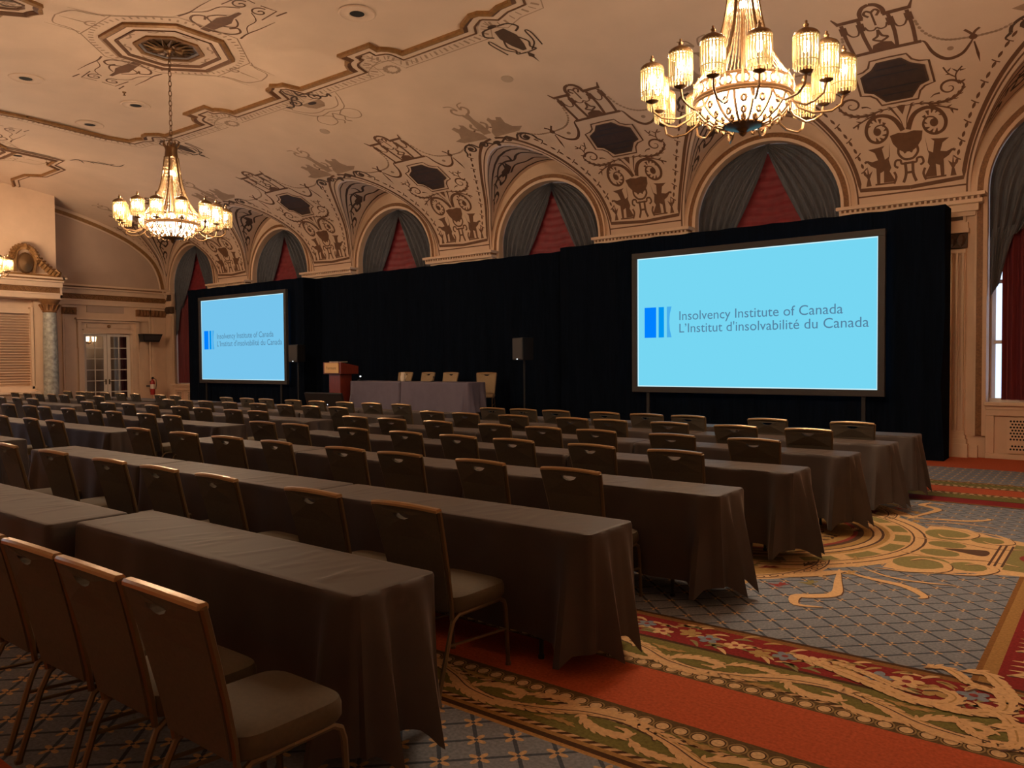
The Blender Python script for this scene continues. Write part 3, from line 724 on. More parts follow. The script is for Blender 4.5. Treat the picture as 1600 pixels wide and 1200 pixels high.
for mm in (1, -1):
    pth = path if mm > 0 else [(x, 2 * SMAX - s) for x, s in path]
    moulding(pth, ceiling, 1.0, False, 1 if mm > 0 else -1)
    ln = offset_path(pth, .47 * mm); thinline(ln, ceiling)
    # rays painted between the fillet and the outer line
    m = MB(); step = .11
    A = smooth_pts(offset_path(pth, .30 * mm), 1); B = offset_path(pth, .42 * mm)
    for i in range(len(A) - 1):
        a0, a1 = np.array(A[i]), np.array(A[i + 1]); b0, b1 = np.array(B[i]), np.array(B[i + 1]); n = max(1, int(np.hypot(*(a1 - a0)) / step))
        for k in range(n):
            f = (k + .5) / n; p = a0 + (a1 - a0) * f; q = b0 + (b1 - b0) * f; stroke(m, [p, q], .045 if k % 2 else .022, V0, .004, 0)
    m.build('painted_rays', M['paintpale'], ceiling)
# panels beyond, at both ends of the room
for sx in (1, -1):
    ex = [(CX + sx * d, s) for d, s in ((9.3, SMAX + .02), (9.3, S0 + .60), (9.9, S0 + .55), (10.1, S0 + .22), (11.2, S0 + .20), (11.6, S0 + .48), (12.5, S0 + .5), (13.2, S0 + .2), (14.2, S0 + .2))]
    for mm in (1, -1):
        moulding([(x, s if mm > 0 else 2 * SMAX - s) for x, s in ex], ceiling, .8, False, 1 if (mm * sx) < 0 else -1)
    m = MB(); V = V0
    for k in range(5):
        stroke(m, [(CX + sx * (9.0 - .16 * k), S0 + .35 - .1 * k), (CX + sx * (8.7 - .1 * k), S0 + .25 - .2 * k), (CX + sx * (8.9 - .25 * k), S0 + .02 - .15 * k)], .05, V, .004, 4, taper='both')
    m.build('painted_ornament', M['paintdark'], ceiling)
# painted groups by the notches and along the frame
def frame_ornament(x0, kind, mr=False):
    a = MB(); a.m = 0; V_ = VM(x0)
    V = (lambda u, s, o: V_(u, 2 * SMAX - s, o)) if mr else V_
    if kind == 'notch':
        for q in (1, -1):
            stroke(a, spiral((q * .34, 5.90), .17, 1.0, 1.4 * q, 22), .04, V, .005, 2); stroke(a, [(q * .05, 6.1), (q * .22, 6.08), (q * .5, 5.8), (q * .66, 5.86), (q * .62, 5.74)], .045, V, .005, 5)
            stroke(a, [(q * .02, 6.5), (q * .12, 6.3), (q * .05, 6.1), (q * .16, 5.98)], .05, V, .005, 4)
        a.m = 1
        patch(a, [(-.3, 5.78), (.3, 5.78), (.26, 5.62), (.14, 5.5), (-.14, 5.5), (-.26, 5.62)], V, .004)
        a.m = 2; blob(a, (0, 5.72), .12, .06, V, .0055)
        a.m = 1
        for q in (1, -1):
            stroke(a, [(q * x, s) for x, s in [(.85, 5.82), (.74, 5.62), (.62, 5.45), (.50, 5.30), (.30, 5.22), (0, 5.28)]], .022, V, .004, 4); stroke(a, [(q * .7, 5.7), (q * .45, 5.42), (q * .2, 5.36), (0, 5.4)], .022, V, .004, 4)
            stroke(a, [(q * .12, 5.1), (q * .40, 5.24), (q * .62, 5.05), (q * .48, 4.82), (q * .22, 4.86), (q * .12, 5.1)], .022, V, .004, 5)
            stroke(a, [(q * .0, 5.2), (q * .14, 5.0), (q * .03, 4.85), (q * .12, 4.75)], .03, V, .004, 4)
    elif kind == 'bow':
        a.m = 1
        for k in range(12):
            t = k * .52; stroke(a, [(.10 * cos(t) + .02, 5.93 + .10 * sin(t)), (.17 * cos(t + .4), 5.93 + .14 * sin(t + .4)), (.12 * cos(t + .9), 5.93 + .10 * sin(t + .9))], .045, V, .004 + .00005 * k, 3)
        stroke(a, [(-.40, 6.2), (-.2, 6.06), (-.05, 5.98)], .02, V, .004, 3)
        stroke(a, [(-.62, 5.87), (-.48, 6.06), (-.2, 6.2), (.2, 6.2), (.48, 6.06), (.62, 5.87)], .02, V, .004, 4)
    else:
        patch(a, [(-.10, 6.0), (.10, 6.02), (.17, 5.75), (.10, 5.45), (.04, 5.30), (-.04, 5.30), (-.12, 5.5), (-.16, 5.78)], V, .005)
        blob(a, (-.03, 6.15), .09, .05, V, .005)
        for q in (1, -1):
            stroke(a, [(q * .05, 6.12), (q * .25, 6.10), (q * .34, 5.95), (q * .22, 5.85)], .04, V, .005, 4); stroke(a, [(q * .14, 5.7), (q * .22, 5.5), (q * .15, 5.35), (q * .2, 5.25), (q * .02, 5.22)], .035, V, .005, 4)
            stroke(a, [(q * .12, 5.26), (q * .30, 5.45), (q * .36, 5.78), (q * .42, 5.72), (q * .38, 5.4), (q * .36, 5.30)], .03, V, .005, 4)
        patch(a, [(-.06, 5.10), (0, 5.25), (.06, 5.10), (.02, 5.05), (0, 4.86), (-.02, 5.05)], V, .005)
    return a.build('painted_ornament', [M['paintdark'], M['paintpale'], M['vent']], ceiling)
for mr in (False, True): frame_ornament(CX, 'notch', mr); frame_ornament(CX + 2.57, 'bow', mr); frame_ornament(CX - 2.57, 'bow', mr); frame_ornament(CX + 5.15, 'figure', mr); frame_ornament(CX - 5.15, 'figure', mr)
# ceiling roses over the chandeliers
CHX = [CX, -2.88, -23.1]
def octa(r, k0=.5): return [(r * cos(2 * pi * (k + k0) / 8), SMAX + r * sin(2 * pi * (k + k0) / 8)) for k in range(8)]
def rose(x0):
    a = MB(); V = VM(x0)
    def lay(r0, r1, h0, h1, mi):
        a.m = mi; A = octa(r0) + octa(r0)[:1]; B = octa(r1) + octa(r1)[:1]
        a.grid([[V(x, s, 0) for x, s in A], [V(x, s, h0) for x, s in A], [V(x, s, h1) for x, s in B], [V(x, s, 0) for x, s in B]])
    lay(1.10, 1.04, .04, .06, 0); lay(1.04, .98, .06, .03, 1); lay(.98, .86, .03, .03, 2); lay(.86, .80, .05, .03, 1); lay(.80, .58, .02, .02, 2); lay(.58, .50, .05, .05, 0); lay(.50, .455, .03, .02, 4)
    a.m = 3; patch(a, octa(.46), V, .012)
    a.m = 3
    for k in range(16):
        t = 2 * pi * k / 16; a.tube([V(.08 * cos(t), SMAX + .08 * sin(t), .03), V(.22 * cos(t + .12), SMAX + .22 * sin(t + .12), .05), V(.40 * cos(t), SMAX + .40 * sin(t), .02)], [.02, .03, .01], 4)
    a.m = 5
    for k in range(8):
        t = 2 * pi * k / 8
        stroke(a, [(.69 * cos(t - .2), SMAX + .69 * sin(t - .2)), (.72 * cos(t - .08), SMAX + .72 * sin(t - .08)), (.66 * cos(t + .05), SMAX + .66 * sin(t + .05)), (.70 * cos(t + .2), SMAX + .70 * sin(t + .2))], .035, V, .024, 3)
    for k in range(64):
        if (k + 4) % 16 < 8 or True:
            t = 2 * pi * k / 64; r = 1.17; stroke(a, [(r * cos(t), SMAX + r * sin(t)), ((r + .08) * cos(t), SMAX + (r + .08) * sin(t))], .035, V, .004, 0)
    o8 = octa(1.36)
    for i in range(8):
        stroke(a, [o8[i], o8[(i + 1) % 8]], .022, V, .004, 0)
    for q in (1, -1):
        for p in (1, -1):
            stroke(a, [(p * .55, SMAX + q * 1.26), (p * .40, SMAX + q * 1.45), (p * .34, SMAX + q * 1.75), (0, SMAX + q * 1.86)], .022, V, .004, 4); stroke(a, [(p * .45, SMAX + q * 1.3), (p * .42, SMAX + q * 1.86)], .03, V, .0045, 0, taper='end')
        stroke(a, spiral((0, SMAX + q * 1.3), .13, 0, 1.2, 20), .035, V, .0045, 2); stroke(a, [(0, SMAX + q * 1.4), (0, SMAX + q * 1.8)], .035, V, .0045, 0, taper='end')
    a.m = 1
    for q in (1, -1):
        f = lambda u, v: (q * u, SMAX + v)
        patch(a, [f(1.12, .08), f(1.4, .10), f(1.7, .13), f(1.9, .05), f(2.15, .03), f(2.15, -.03), f(1.9, -.05), f(1.7, -.13), f(1.4, -.10), f(1.12, -.08)], V, .005)
        for t in (1, -1):
            stroke(a, [f(1.2, t * .1), f(1.32, t * .35), f(1.5, t * .42), f(1.62, t * .30), f(1.5, t * .22)], .04, V, .005, 4); stroke(a, [f(1.5, t * .1), f(1.62, t * .25), f(1.78, t * .2), f(1.9, t * .08)], .03, V, .005, 4)
            stroke(a, [f(1.30, t * .56), f(1.55, t * .52), f(1.9, t * .54), f(2.3, t * .54)], .04, V, .005, 4, taper='end'); stroke(a, [f(1.6, t * .5), f(1.8, t * .36), f(2.1, t * .32), f(2.3, t * .1)], .018, V, .005, 4)
            stroke(a, spiral(f(2.42, t * .17), .15, 0, 1.3, 20), .03, V, .005, 2); stroke(a, [f(2.2, t * .36), f(2.65, t * .32), f(2.62, t * .05)], .025, V, .005, 0)
            stroke(a, [f(2.5, t * .42), f(2.75, t * .44)], .03, V, .005, 0)
    return a.build('ceiling_rose', [M['gold'], M['paintbrown'], M['plaster'], M['bronze'], M['paintblue'], M['paintpale']], ceiling)
for x in CHX: rose(x)

# ------------------------------------------------------------------ end wall with doorway and projecting bay
mb = MB(); X0 = XL
def wq(y0, y1, z0, z1, x=X0): mb.add([(x, y0, z0), (x, y1, z0), (x, y1, z1), (x, y0, z1)], [(0, 1, 2, 3)])
wq(10.4, 11.95, 0, 4.4); wq(13.58, YW, 0, 4.4); wq(11.95, 13.58, 2.70, 4.4)
mb.add([(X0, 11.95, 0), (X0 - .2, 11.95, 0), (X0 - .2, 11.95, 2.7), (X0, 11.95, 2.7), (X0, 13.58, 0), (X0 - .2, 13.58, 0), (X0 - .2, 13.58, 2.7), (X0, 13.58, 2.7)], [(0, 1, 2, 3), (4, 5, 6, 7), (3, 2, 6, 7)])
wall_left = struct(mb.build('wall_left', M['wall']))
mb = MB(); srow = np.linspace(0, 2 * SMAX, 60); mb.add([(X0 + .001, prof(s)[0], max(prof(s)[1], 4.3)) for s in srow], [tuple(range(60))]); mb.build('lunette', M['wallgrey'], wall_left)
mb = MB()
def onwall(u, s, o):  # u: depth into the lunette from the vault, on the end wall plane
    y, z, ny, nz = prof(s); return (X0 + .01 + o, y + ny * u, z + nz * u)
for (u0, u1, h0, h1, mi) in ((.0, .10, .05, .06, 0), (.10, .22, .06, .04, 1), (.22, .26, .05, .03, 0)):
    mb.m = mi; ss = np.linspace(.05, 2 * SMAX - .05, 70)
    mb.grid([[onwall(u, s, h) for s in ss] for u, h in ((u0, 0), (u0, h0), (u1, h1), (u1, 0))])
mb.build('wall_band', [M['plaster'], M['gold']], wall_left)
def entab(x, y0, y1, zt, parent, h=.66, side=None):
    m = MB(); m.m = 0
    m.box(x, x + .32, y0, y1, zt - .06, zt); m.box(x, x + .26, y0, y1, zt - .15, zt - .10); m.box(x, x + .14, y0, y1, zt - .30, zt - .15); m.box(x, x + .10, y0, y1, zt - h, zt - .48); m.box(x, x + .13, y0, y1, zt - .53, zt - .48)
    m.m = 1; m.box(x, x + .24, y0, y1, zt - .10, zt - .06); m.box(x, x + .085, y0, y1, zt - .48, zt - .30)
    m.m = 2; y = y0 + .1; k = 0
    while y < y1 - .05:
        m.tube([(x + .09, y + .07 * cos(t * .9), zt - .39 + .06 * sin(t * .9 + k)) for t in range(7)], .014, 4); y += .19; k += 1
    m.m = 0
    return m.build('entablature', [M['trim'], M['goldband'], M['gold']], parent)
entab(X0, 10.7, YW, 4.30, wall_left)
def ypilaster(y0, y1, x, parent, z1=3.52):
    m = MB(); m.m = 0; m.box(x, x + .14, y0 - .03, y1 + .03, 0, .25); m.box(x, x + .07, y0, y1, .25, z1)
    m.box(x, x + .085, y0 + .05, y1 - .05, .4, z1 - .1); m.m = 1; m.box(x, x + .10, y0 - .01, y1 + .01, z1, z1 + .24)
    n = 4
    for k in range(n): m.lathe([(0, 0), (.05, .05), (.07, .14), (.03, .21), (0, .22)], 6, (x + .10, y0 + (y1 - y0) * (k + .5) / n, z1 + .01), False)
    m.m = 0; m.box(x, x + .13, y0 - .03, y1 + .03, z1 + .24, z1 + .30)
    return m.build('pilaster', [M['trim'], M['goldband']], parent)
ypilaster(11.30, 11.72, X0, wall_left, 3.30); ypilaster(13.76, 14.20, X0, wall_left, 3.32); ypilaster(14.28, 14.82, X0, wall_left, 3.32)
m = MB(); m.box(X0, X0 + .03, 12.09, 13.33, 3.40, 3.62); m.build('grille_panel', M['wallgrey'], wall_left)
# doorcase
m = MB(); m.m = 0
m.box(X0, X0 + .09, 11.78, 11.95, 0, 2.80); m.box(X0, X0 + .09, 13.58, 13.75, 0, 2.80); m.box(X0, X0 + .08, 11.95, 13.58, 2.70, 2.82); m.box(X0, X0 + .06, 11.80, 13.73, 2.82, 3.06)
m.box(X0, X0 + .24, 11.66, 13.87, 3.14, 3.20); m.box(X0, X0 + .16, 11.72, 13.81, 3.06, 3.14); m.box(X0, X0 + .10, 12.05, 13.48, 2.88, 3.0)
for y in (11.74, 13.68): m.box(X0, X0 + .16, y, y + .11, 2.60, 3.06); m.box(X0, X0 + .13, y + .01, y + .10, 2.20, 2.60)
m.m = 1; m.lathe([(0, -.06), (.06, -.03), (.06, .03), (0, .06)], 10, (X0 + .10, 12.77, 2.94)); m.box(X0, X0 + .17, 11.72, 13.81, 3.125, 3.14)
m.build('door_surround', [M['trim'], M['goldband']], wall_left)
for i, (y0, y1) in enumerate(((11.97, 12.755), (12.775, 13.56))):
    m = MB(); x = X0 - .06
    m.box(x - .04, x, y0, y0 + .11, .02, 2.68); m.box(x - .04, x, y1 - .11, y1, .02, 2.68); m.box(x - .04, x, y0 + .11, y1 - .11, 2.60, 2.68); m.box(x - .04, x, y0 + .11, y1 - .11, .02, .30)
    ym = (y0 + y1) / 2; zz = [.30, .70, 1.08, 1.45, 1.83, 2.20, 2.60]
    m.box(x - .035, x - .005, ym - .013, ym + .013, .30, 2.60)
    for z in zz[1:-1]: m.box(x - .035, x - .005, y0 + .11, y1 - .11, z - .013, z + .013)
    d = struct(m.build('door_%d' % (i + 1), M['white']))
    for k in range(6):
        for (a, b) in ((y0 + .11, ym - .013), (ym + .013, y1 - .11)):
            g = MB(); g.box(x - .022, x - .016, a, b, zz[k] + .013, zz[k + 1] - .013); g.build('pane', M['paneglass'], d)
    h = MB(); yh = y1 - .05 if i == 0 else y0 + .05
    h.tube([(x, yh, 1.05), (x + .06, yh, 1.05), (x + .06, yh + (.09 if i else -.09), 1.05)], .011, 6); h.box(x, x + .008, yh - .02, yh + .02, .95, 1.13); h.build('door_handle', M['brass'], d)
# corridor beyond the doors
m = MB(); m.add([(-30.2, 11.2, 0), (-30.2, 15.2, 0), (-30.2, 15.2, 3), (-30.2, 11.2, 3), (X0 - .2, 11.2, 0), (X0 - .2, 15.2, 0), (X0 - .2, 15.2, 3), (X0 - .2, 11.2, 3)], [(0, 1, 2, 3), (0, 3, 7, 4), (1, 5, 6, 2), (3, 2, 6, 7), (0, 4, 5, 1)])
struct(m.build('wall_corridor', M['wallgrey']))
def sconce(loc, label, glow=True):
    t = thing('wall_sconce', label, 'wall light', loc)
    m = MB(); m.lathe([(0, -.12), (.06, -.08), (.07, 0), (.05, .08), (0, .12)], 10); o = m.build('back_plate', M['bronze'], t); o.rotation_euler = (0, radians(90), 0)
    for s in (-1, 1):
        m = MB(); m.tube([(.02, 0, -.02), (.10, s * .05, -.08), (.15, s * .11, -.05), (.15, s * .12, .03)], .01, 5); m.build('arm', M['bronze'], t)
        m = MB(); m.lathe([(.055, .03), (.075, .20), (.07, .20), (.05, .03)], 12, (.15, s * .12, 0), False); m.build('lamp_shade', M['sconce'], t)
    return t
sc2 = sconce((-2.93, 14.80, 2.75), 'twin lamp wall sconce on the pier behind the black drape'); sc2.rotation_euler = (0, 0, -pi / 2)
sconce((-29.9, 13.15, 2.45), 'twin lamp wall sconce glowing behind the glazed door')
m = MB(); m.grid([[(-29.6 + .03 * sin(k * 1.9), 14.15 + .035 * k, z) for k in range(16)] for z in (.05, 2.9)])
tag(m.build('door_curtain', M['redcurtain'], smooth=True), 'dark red curtain seen through the glazed doors', 'curtain')
m = MB(); m.grid([[(-29.5 + .02 * sin(k * 1.7), 13.85 + .03 * k, z) for k in range(9)] for z in (.05, 2.9)])
tag(m.build('sheer_curtain', M['white'], smooth=True), 'narrow white sheer curtain seen through the glazed doors', 'curtain')

# projecting bay with louvred niche
BX = -26.35
mb = MB()
mb.box(X0, BX, 7.0, 7.9, 0, 3.7); mb.box(X0, BX - .45, 7.9, 10.2, 0, 3.7); mb.box(X0, BX - .3, 10.1, 10.72, 0, 3.7); mb.box(X0, BX, 3.8, 7.0, 0, 3.7)
mb.box(X0, BX + .02, 3.8, 10.72, 3.66, 4.34)
zs = [(y, prof(s_of_z(4.35))[1]) for y in (0,)]
for k in range(12):
    y0 = 3.8 + k * .575; y1 = y0 + .575
    def zc(y):
        ya = y if y >= YC else 2 * YC - y; return float(np.interp(-ya, -_pp[:, 0], _pp[:, 1]))
    mb.add([(X0, y0, 4.3), (BX - .1, y0, 4.3), (BX - .1, y1, 4.3), (X0, y1, 4.3), (X0, y0, zc(y0)), (BX - .1, y0, zc(y0)), (BX - .1, y1, zc(y1)), (X0, y1, zc(y1))], [(1, 2, 6, 5), (0, 1, 5, 4), (2, 3, 7, 6)])
bay = struct(mb.build('wall_bay', M['wall']))
entab(BX, 3.8, 10.78, 4.34, bay)
m = MB(); m.box(BX - .02, BX + .32, 10.72, 10.80, 4.28, 4.34); m.box(X0, BX + .1, 10.72, 10.78, 3.7, 4.2); m.box(X0, BX + .3, 10.72, 10.86, 4.28, 4.34); m.build('entablature_return', M['trim'], bay)
for yb in (10.42,):
    m = MB(); m.m = 0; m.lathe([(.21, .45), (.215, 1.2), (.20, 2.4), (.18, 3.25)], 20, (BX + .06, yb, 0)); m.m = 1
    m.lathe([(.28, 0), (.28, .22), (.26, .24), (.27, .30), (.23, .36), (.24, .42), (.21, .45)], 20, (BX + .06, yb, 0)); 
    m.m = 2; m.lathe([(.18, 3.25), (.21, 3.28), (.19, 3.31), (.20, 3.40), (.25, 3.50), (.22, 3.52), (.29, 3.62), (.30, 3.66)], 16, (BX + .06, yb, 0))
    for k in range(12):
        t = 2 * pi * k / 12; m.tube([(BX + .06 + r * cos(t), yb + r * sin(t), z) for r, z in ((.19, 3.32), (.24, 3.42), (.29, 3.50), (.27, 3.47))], .025, 4)
    m.build('column', [M['marble'], M['trim'], M['goldband']], bay, smooth=True)
m = MB(); xx = BX - .45
for k in range(26):
    z = 1.02 + k * .083; m.add([(xx + .03, 7.95, z), (xx + .03, 10.0, z), (xx + .09, 10.0, z + .05), (xx + .09, 7.95, z + .05), (xx + .03, 7.95, z + .018), (xx + .03, 10.0, z + .018), (xx + .09, 10.0, z + .066), (xx + .09, 7.95, z + .066)], [(0, 1, 2, 3), (4, 7, 6, 5), (2, 6, 7, 3), (0, 4, 5, 1)])
m.build('louvre_slats', M['trim'], bay, kind='stuff')
m = MB(); m.m = 0
for (d0, w0) in ((0, .10), (.10, .06)):
    m.box(xx, xx + .20 - d0, 10.03 + d0 - .1 + .07, 10.10 + d0 - .03, .9, 3.42); 
m.box(xx, xx + .14, 7.9, 10.12, 3.22, 3.36); m.box(xx, xx + .20, 7.9, 10.12, .80, .98); m.box(xx, xx + .3, 7.9, 10.12, 0, .80); m.box(xx, BX + .05, 7.9, 10.12, .76, .82)
m.m = 1; m.box(xx, xx + .16, 10.04, 10.07, .98, 3.22)
m.build('niche_frame', [M['trim'], M['goldband']], bay)
# carved cartouche above the bay
t = thing('carved_cartouche', 'gilded carved cartouche with a shield standing on the end wall cornice', 'carving', (BX + .12, 9.70, 4.34))
m = MB(); m.lathe([(0, -.05), (.20, -.02), (.24, .04), (.20, .09), (0, .13)], 16); o = m.build('shield', M['bronze'], t, smooth=True); o.location = (.10, 0, .36); o.rotation_euler = (0, radians(90), 0); o.scale = (1.35, .95, 1)
m = MB(); rr = random.Random(2)
def leafblob(y, z, ry, rz, x=.08): m.lathe([(0, -.5), (.55, -.35), (.9, 0), (.55, .35), (0, .5)], 8, (0, 0, 0), False)
pts = []
for k in range(40):
    a = pi * k / 39; pts.append((.33 * cos(a), .52 + .38 * sin(a)))
for y, z in pts[::3]:
    m.tube([(.04, y * .8, z - .08), (.14, y, z), (.06, y * 1.18, z + .03), (.02, y * 1.1, z - .05)], [.05, .075, .05, .02], 6)
for s in (-1, 1):
    for k in range(8):
        f = k / 7; yy = s * (.30 + .62 * f); z = .50 * (1 - f) ** 1.3 + .12
        m.tube([(.03, yy - s * .06, z - .12), (.13, yy, z), (.09, yy + s * .07, z + .02), (.05, yy + s * .06, max(z - .10, .03))], [.05, .07, .05, .03], 6)
    m.tube([(.06, s * .92, .06), (.12, s * .95, .16), (.10, s * .87, .22), (.08, s * .82, .15), (.08, s * .88, .12)], [.06, .055, .05, .04, .02], 6)
    m.tube([(.05, s * .25, .1), (.1, s * .28, .4), (.1, s * .22, .7), (.1, s * .10, .8)], [.06, .06, .055, .04], 6)
m.tube([(.08, -.12, .80), (.16, 0, .86), (.08, .12, .80)], [.06, .10, .06], 6); m.tube([(.05, -.9, .03), (.1, 0, .03), (.05, .9, .03)], .045, 6)
m.build('scrollwork', M['gold'], t, smooth=True)

# loudspeaker on a pole and extinguisher by the corner
t = thing('pole_speaker', 'black loudspeaker on a pale pole in front of the corner pilaster', 'speaker', (-27.2, 14.05, 0))
m = MB(); m.lathe([(.25, 0), (.25, .03), (.03, .06), (.02, .1)], 16); m.build('base', M['black'], t)
m = MB(); m.tube([(0, 0, .05), (0, 0, 3.25)], .022, 8); m.build('pole', M['trim'], t)
m = MB(); m.add([(-.15, -.36, 2.70), (-.15, .36, 2.70), (.22, .36, 2.70), (.22, -.36, 2.70), (-.15, -.28, 2.42), (-.15, .28, 2.42), (.12, .28, 2.42), (.12, -.28, 2.42)], [(0, 1, 2, 3), (4, 7, 6, 5), (0, 4, 5, 1), (1, 5, 6, 2), (2, 6, 7, 3), (3, 7, 4, 0)])
bevel(fixn(m.build('cabinet', M['black'], t)), .012)
m = MB(); m.add([(.221 - .03, -.31, 2.66), (.221 - .03, .31, 2.66), (.165, .26, 2.47), (.165, -.26, 2.47)], [(0, 1, 2, 3)]); m.v = [(x + .012, y, z) for x, y, z in m.v]; m.build('speaker_grille', M['screenframe'], t)
t = thing('fire_extinguisher', 'red fire extinguisher with white label below the pole speaker', 'extinguisher', (-27.02, 14.02, .55))
m = MB(); m.lathe([(0, 0), (.075, .01), (.08, .05), (.08, .42), (.06, .50), (.025, .53), (.025, .57)], 14); m.build('cylinder', M['redpaint'], t, smooth=True)
m = MB(); m.lathe([(.0815, .22), (.0815, .38)], 14, cap=False); m.build('label', M['white'], t)
m = MB(); m.box(-.02, .02, -.03, .03, .56, .62); m.box(-.012, .10, -.012, .012, .62, .64); m.tube([(0, .03, .59), (.05, .1, .55), (.05, .11, .35), (.03, .1, .2)], .013, 6); m.build('valve', M['black'], t)
m = MB(); m.box(-.10, -.08, -.05, .05, .1, .5); m.box(-.40, -.08, -.03, .03, .28, .34); m.build('bracket', M['black'], t)

# ------------------------------------------------------------------ window dressings
ordw = ['first', 'second', 'third', 'fourth', 'fifth', 'sixth', 'seventh', 'eighth', 'ninth', 'tenth', 'eleventh', 'twelfth']
winname = ['window by the open carpet', 'window above the large screen', 'window between screen and loudspeaker', 'window above the head table', 'window beside the far screen top', 'window nearest the end wall']
def drapery(sgn, long_tail):
    # half of a tied-back grey curtain filling the arch: folds run from the apex down to the side
    rows = []; nU = 44; nV = 26
    for j in range(nV + 1):
        v = j / nV; r = []
        for i in range(nU + 1):
            u = i / nU
            # inner edge runs from apex to the tie at the jamb, outer edge follows arch and jamb
            ez = 5.785 - 2.04 * v; ex = -.045 + (.96 * v ** 1.2)
            t = pi / 2 * (1 - min(v / .78, 1)); ox = RA * cos(t) * .99 if v < .78 else RA * .99
            oz = ZS + RA * sin(t) * .99 if v < .78 else ZS - (v - .78) / .22 * .75
            ox = max(ox, ex + .03)
            sag = -.10 * sin(pi * u) * v
            x = ex + (ox - ex) * u; z = ez + (oz - ez) * u + sag
            fold = .045 * sin(u * 34 + 1.5 * sin(v * 3)) * (.3 + .7 * v) + .02 * sin(u * 71 + v * 4)
            r.append((sgn * x, YW + .16 + fold, z))
        rows.append(r)
    m = MB(); m.grid(rows)
    # gathered tail below the tie
    rows = []
    for j in range(9):
        v = j / 8; rows.append([(sgn * (RA * .99 - .02 - u * (.42 - .30 * v ** .6 * 1)), YW + .15 + .03 * sin(u * 40), 3.80 - .05 * (1 - u) - v * (1.10 if long_tail else .55) + .15 * u * v) for u in [k / 14 for k in range(15)]])
    m.grid(rows)
    return m
dm = {}
for i, xc in enumerate(WX):
    for sgn, sn in ((1, 'nearer'), (-1, 'farther')):
        key = sgn
        if key not in dm:
            o = drapery(sgn, True).build('arch_curtain', M['velvet'], smooth=True); dm[key] = o
        else:
            o = dm[key].copy(); C.objects.link(o)
        o.location = (xc, 0, 0)
        tag(o, 'grey tied-back arch curtain, %s half, %s' % (sn, winname[i]), 'curtain', 'grey curtains in the arched windows')
    # ruched red blind
    m = MB(); rows = []
    for j in range(64):
        z = 5.70 - j * .033
        r = []
        for k in range(25):
            u = k / 24 * 2 - 1; sw = .5 + .5 * cos(u * 2 * pi * 1.0)
            r.append((u * min(1.0, RA * .95), YW + .30 - .028 * abs(sin(j * .62 + .55 * sw)) - .01 * sin(k * 2.1 + j), z - .05 * (1 - u * u) * 0 - .06 * sw))
        rows.append(r)
    m.grid(rows)
    rows = [[p for p in r] for r in rows]
    o = m.build('ruched_blind', M['redsilk'], smooth=True); o.location = (xc, 0, 0)
    tag(o, 'ruched red silk blind between grey curtains, %s' % winname[i], 'blind', 'red ruched blinds in the arched windows')
    if i in (0, 5):
        for sgn, nm in ((1, 'nearer'), (-1, 'farther')):
            m = MB(); rows = []
            for z in (.95, 1.5, 2.5, 3.4, 4.0):
                rows.append([(sgn * ((.0 if i else .02) + u * (1.20 if i == 0 else 1.385)), YW + .26 + .035 * sin(u * 55) + .015 * sin(u * 23), z) for u in [k / 60 for k in range(61)]])
            m.grid(rows); o = m.build('long_curtain', M['redcurtain'], smooth=True); o.location = (xc, 0, 0)
            tag(o, 'long dark red curtain below the arch, %s half, %s' % (nm, winname[i]), 'curtain', 'long red curtains')

# ------------------------------------------------------------------ black masking drape, screens
def masking(x0, x1, y, z, label, seed, ret=None):
    rr = random.Random(seed); n = int((x1 - x0) / .035); ph = [rr.uniform(0, 6) for _ in range(4)]
    m = MB(); rows = []
    for zz in (z, z - .12, z * .6, z * .3, .01):
        f = .35 + .65 * (1 - zz / z)
        r = [(x0 + (x1 - x0) * k / n + (.03 * sin(zz * 3 + 1) if k > n - 3 else 0), y + (.028 * sin(k * .55 + ph[0] + .7 * sin(k * .07)) + .015 * sin(k * .23 + ph[1])) * f, zz + .006 * sin(k * .3)) for k in range(n + 1)]
        if ret: r.append((x1 + .02, y + .5, zz))
        rows.append(r)
    m.grid(rows); return tag(m.build('black_drape', M['blackdrape'], smooth=True), label, 'drape', 'black masking drapes')
masking(-24.5, -18.42, 13.97, 4.06, 'black pleated drape behind the far screen', 1, True)
masking(-18.75, -9.30, 14.40, 4.06, 'black pleated drape behind the head table and lectern', 2)
masking(-9.58, -2.27, 13.97, 4.06, 'black pleated drape behind the large near screen', 3, True)

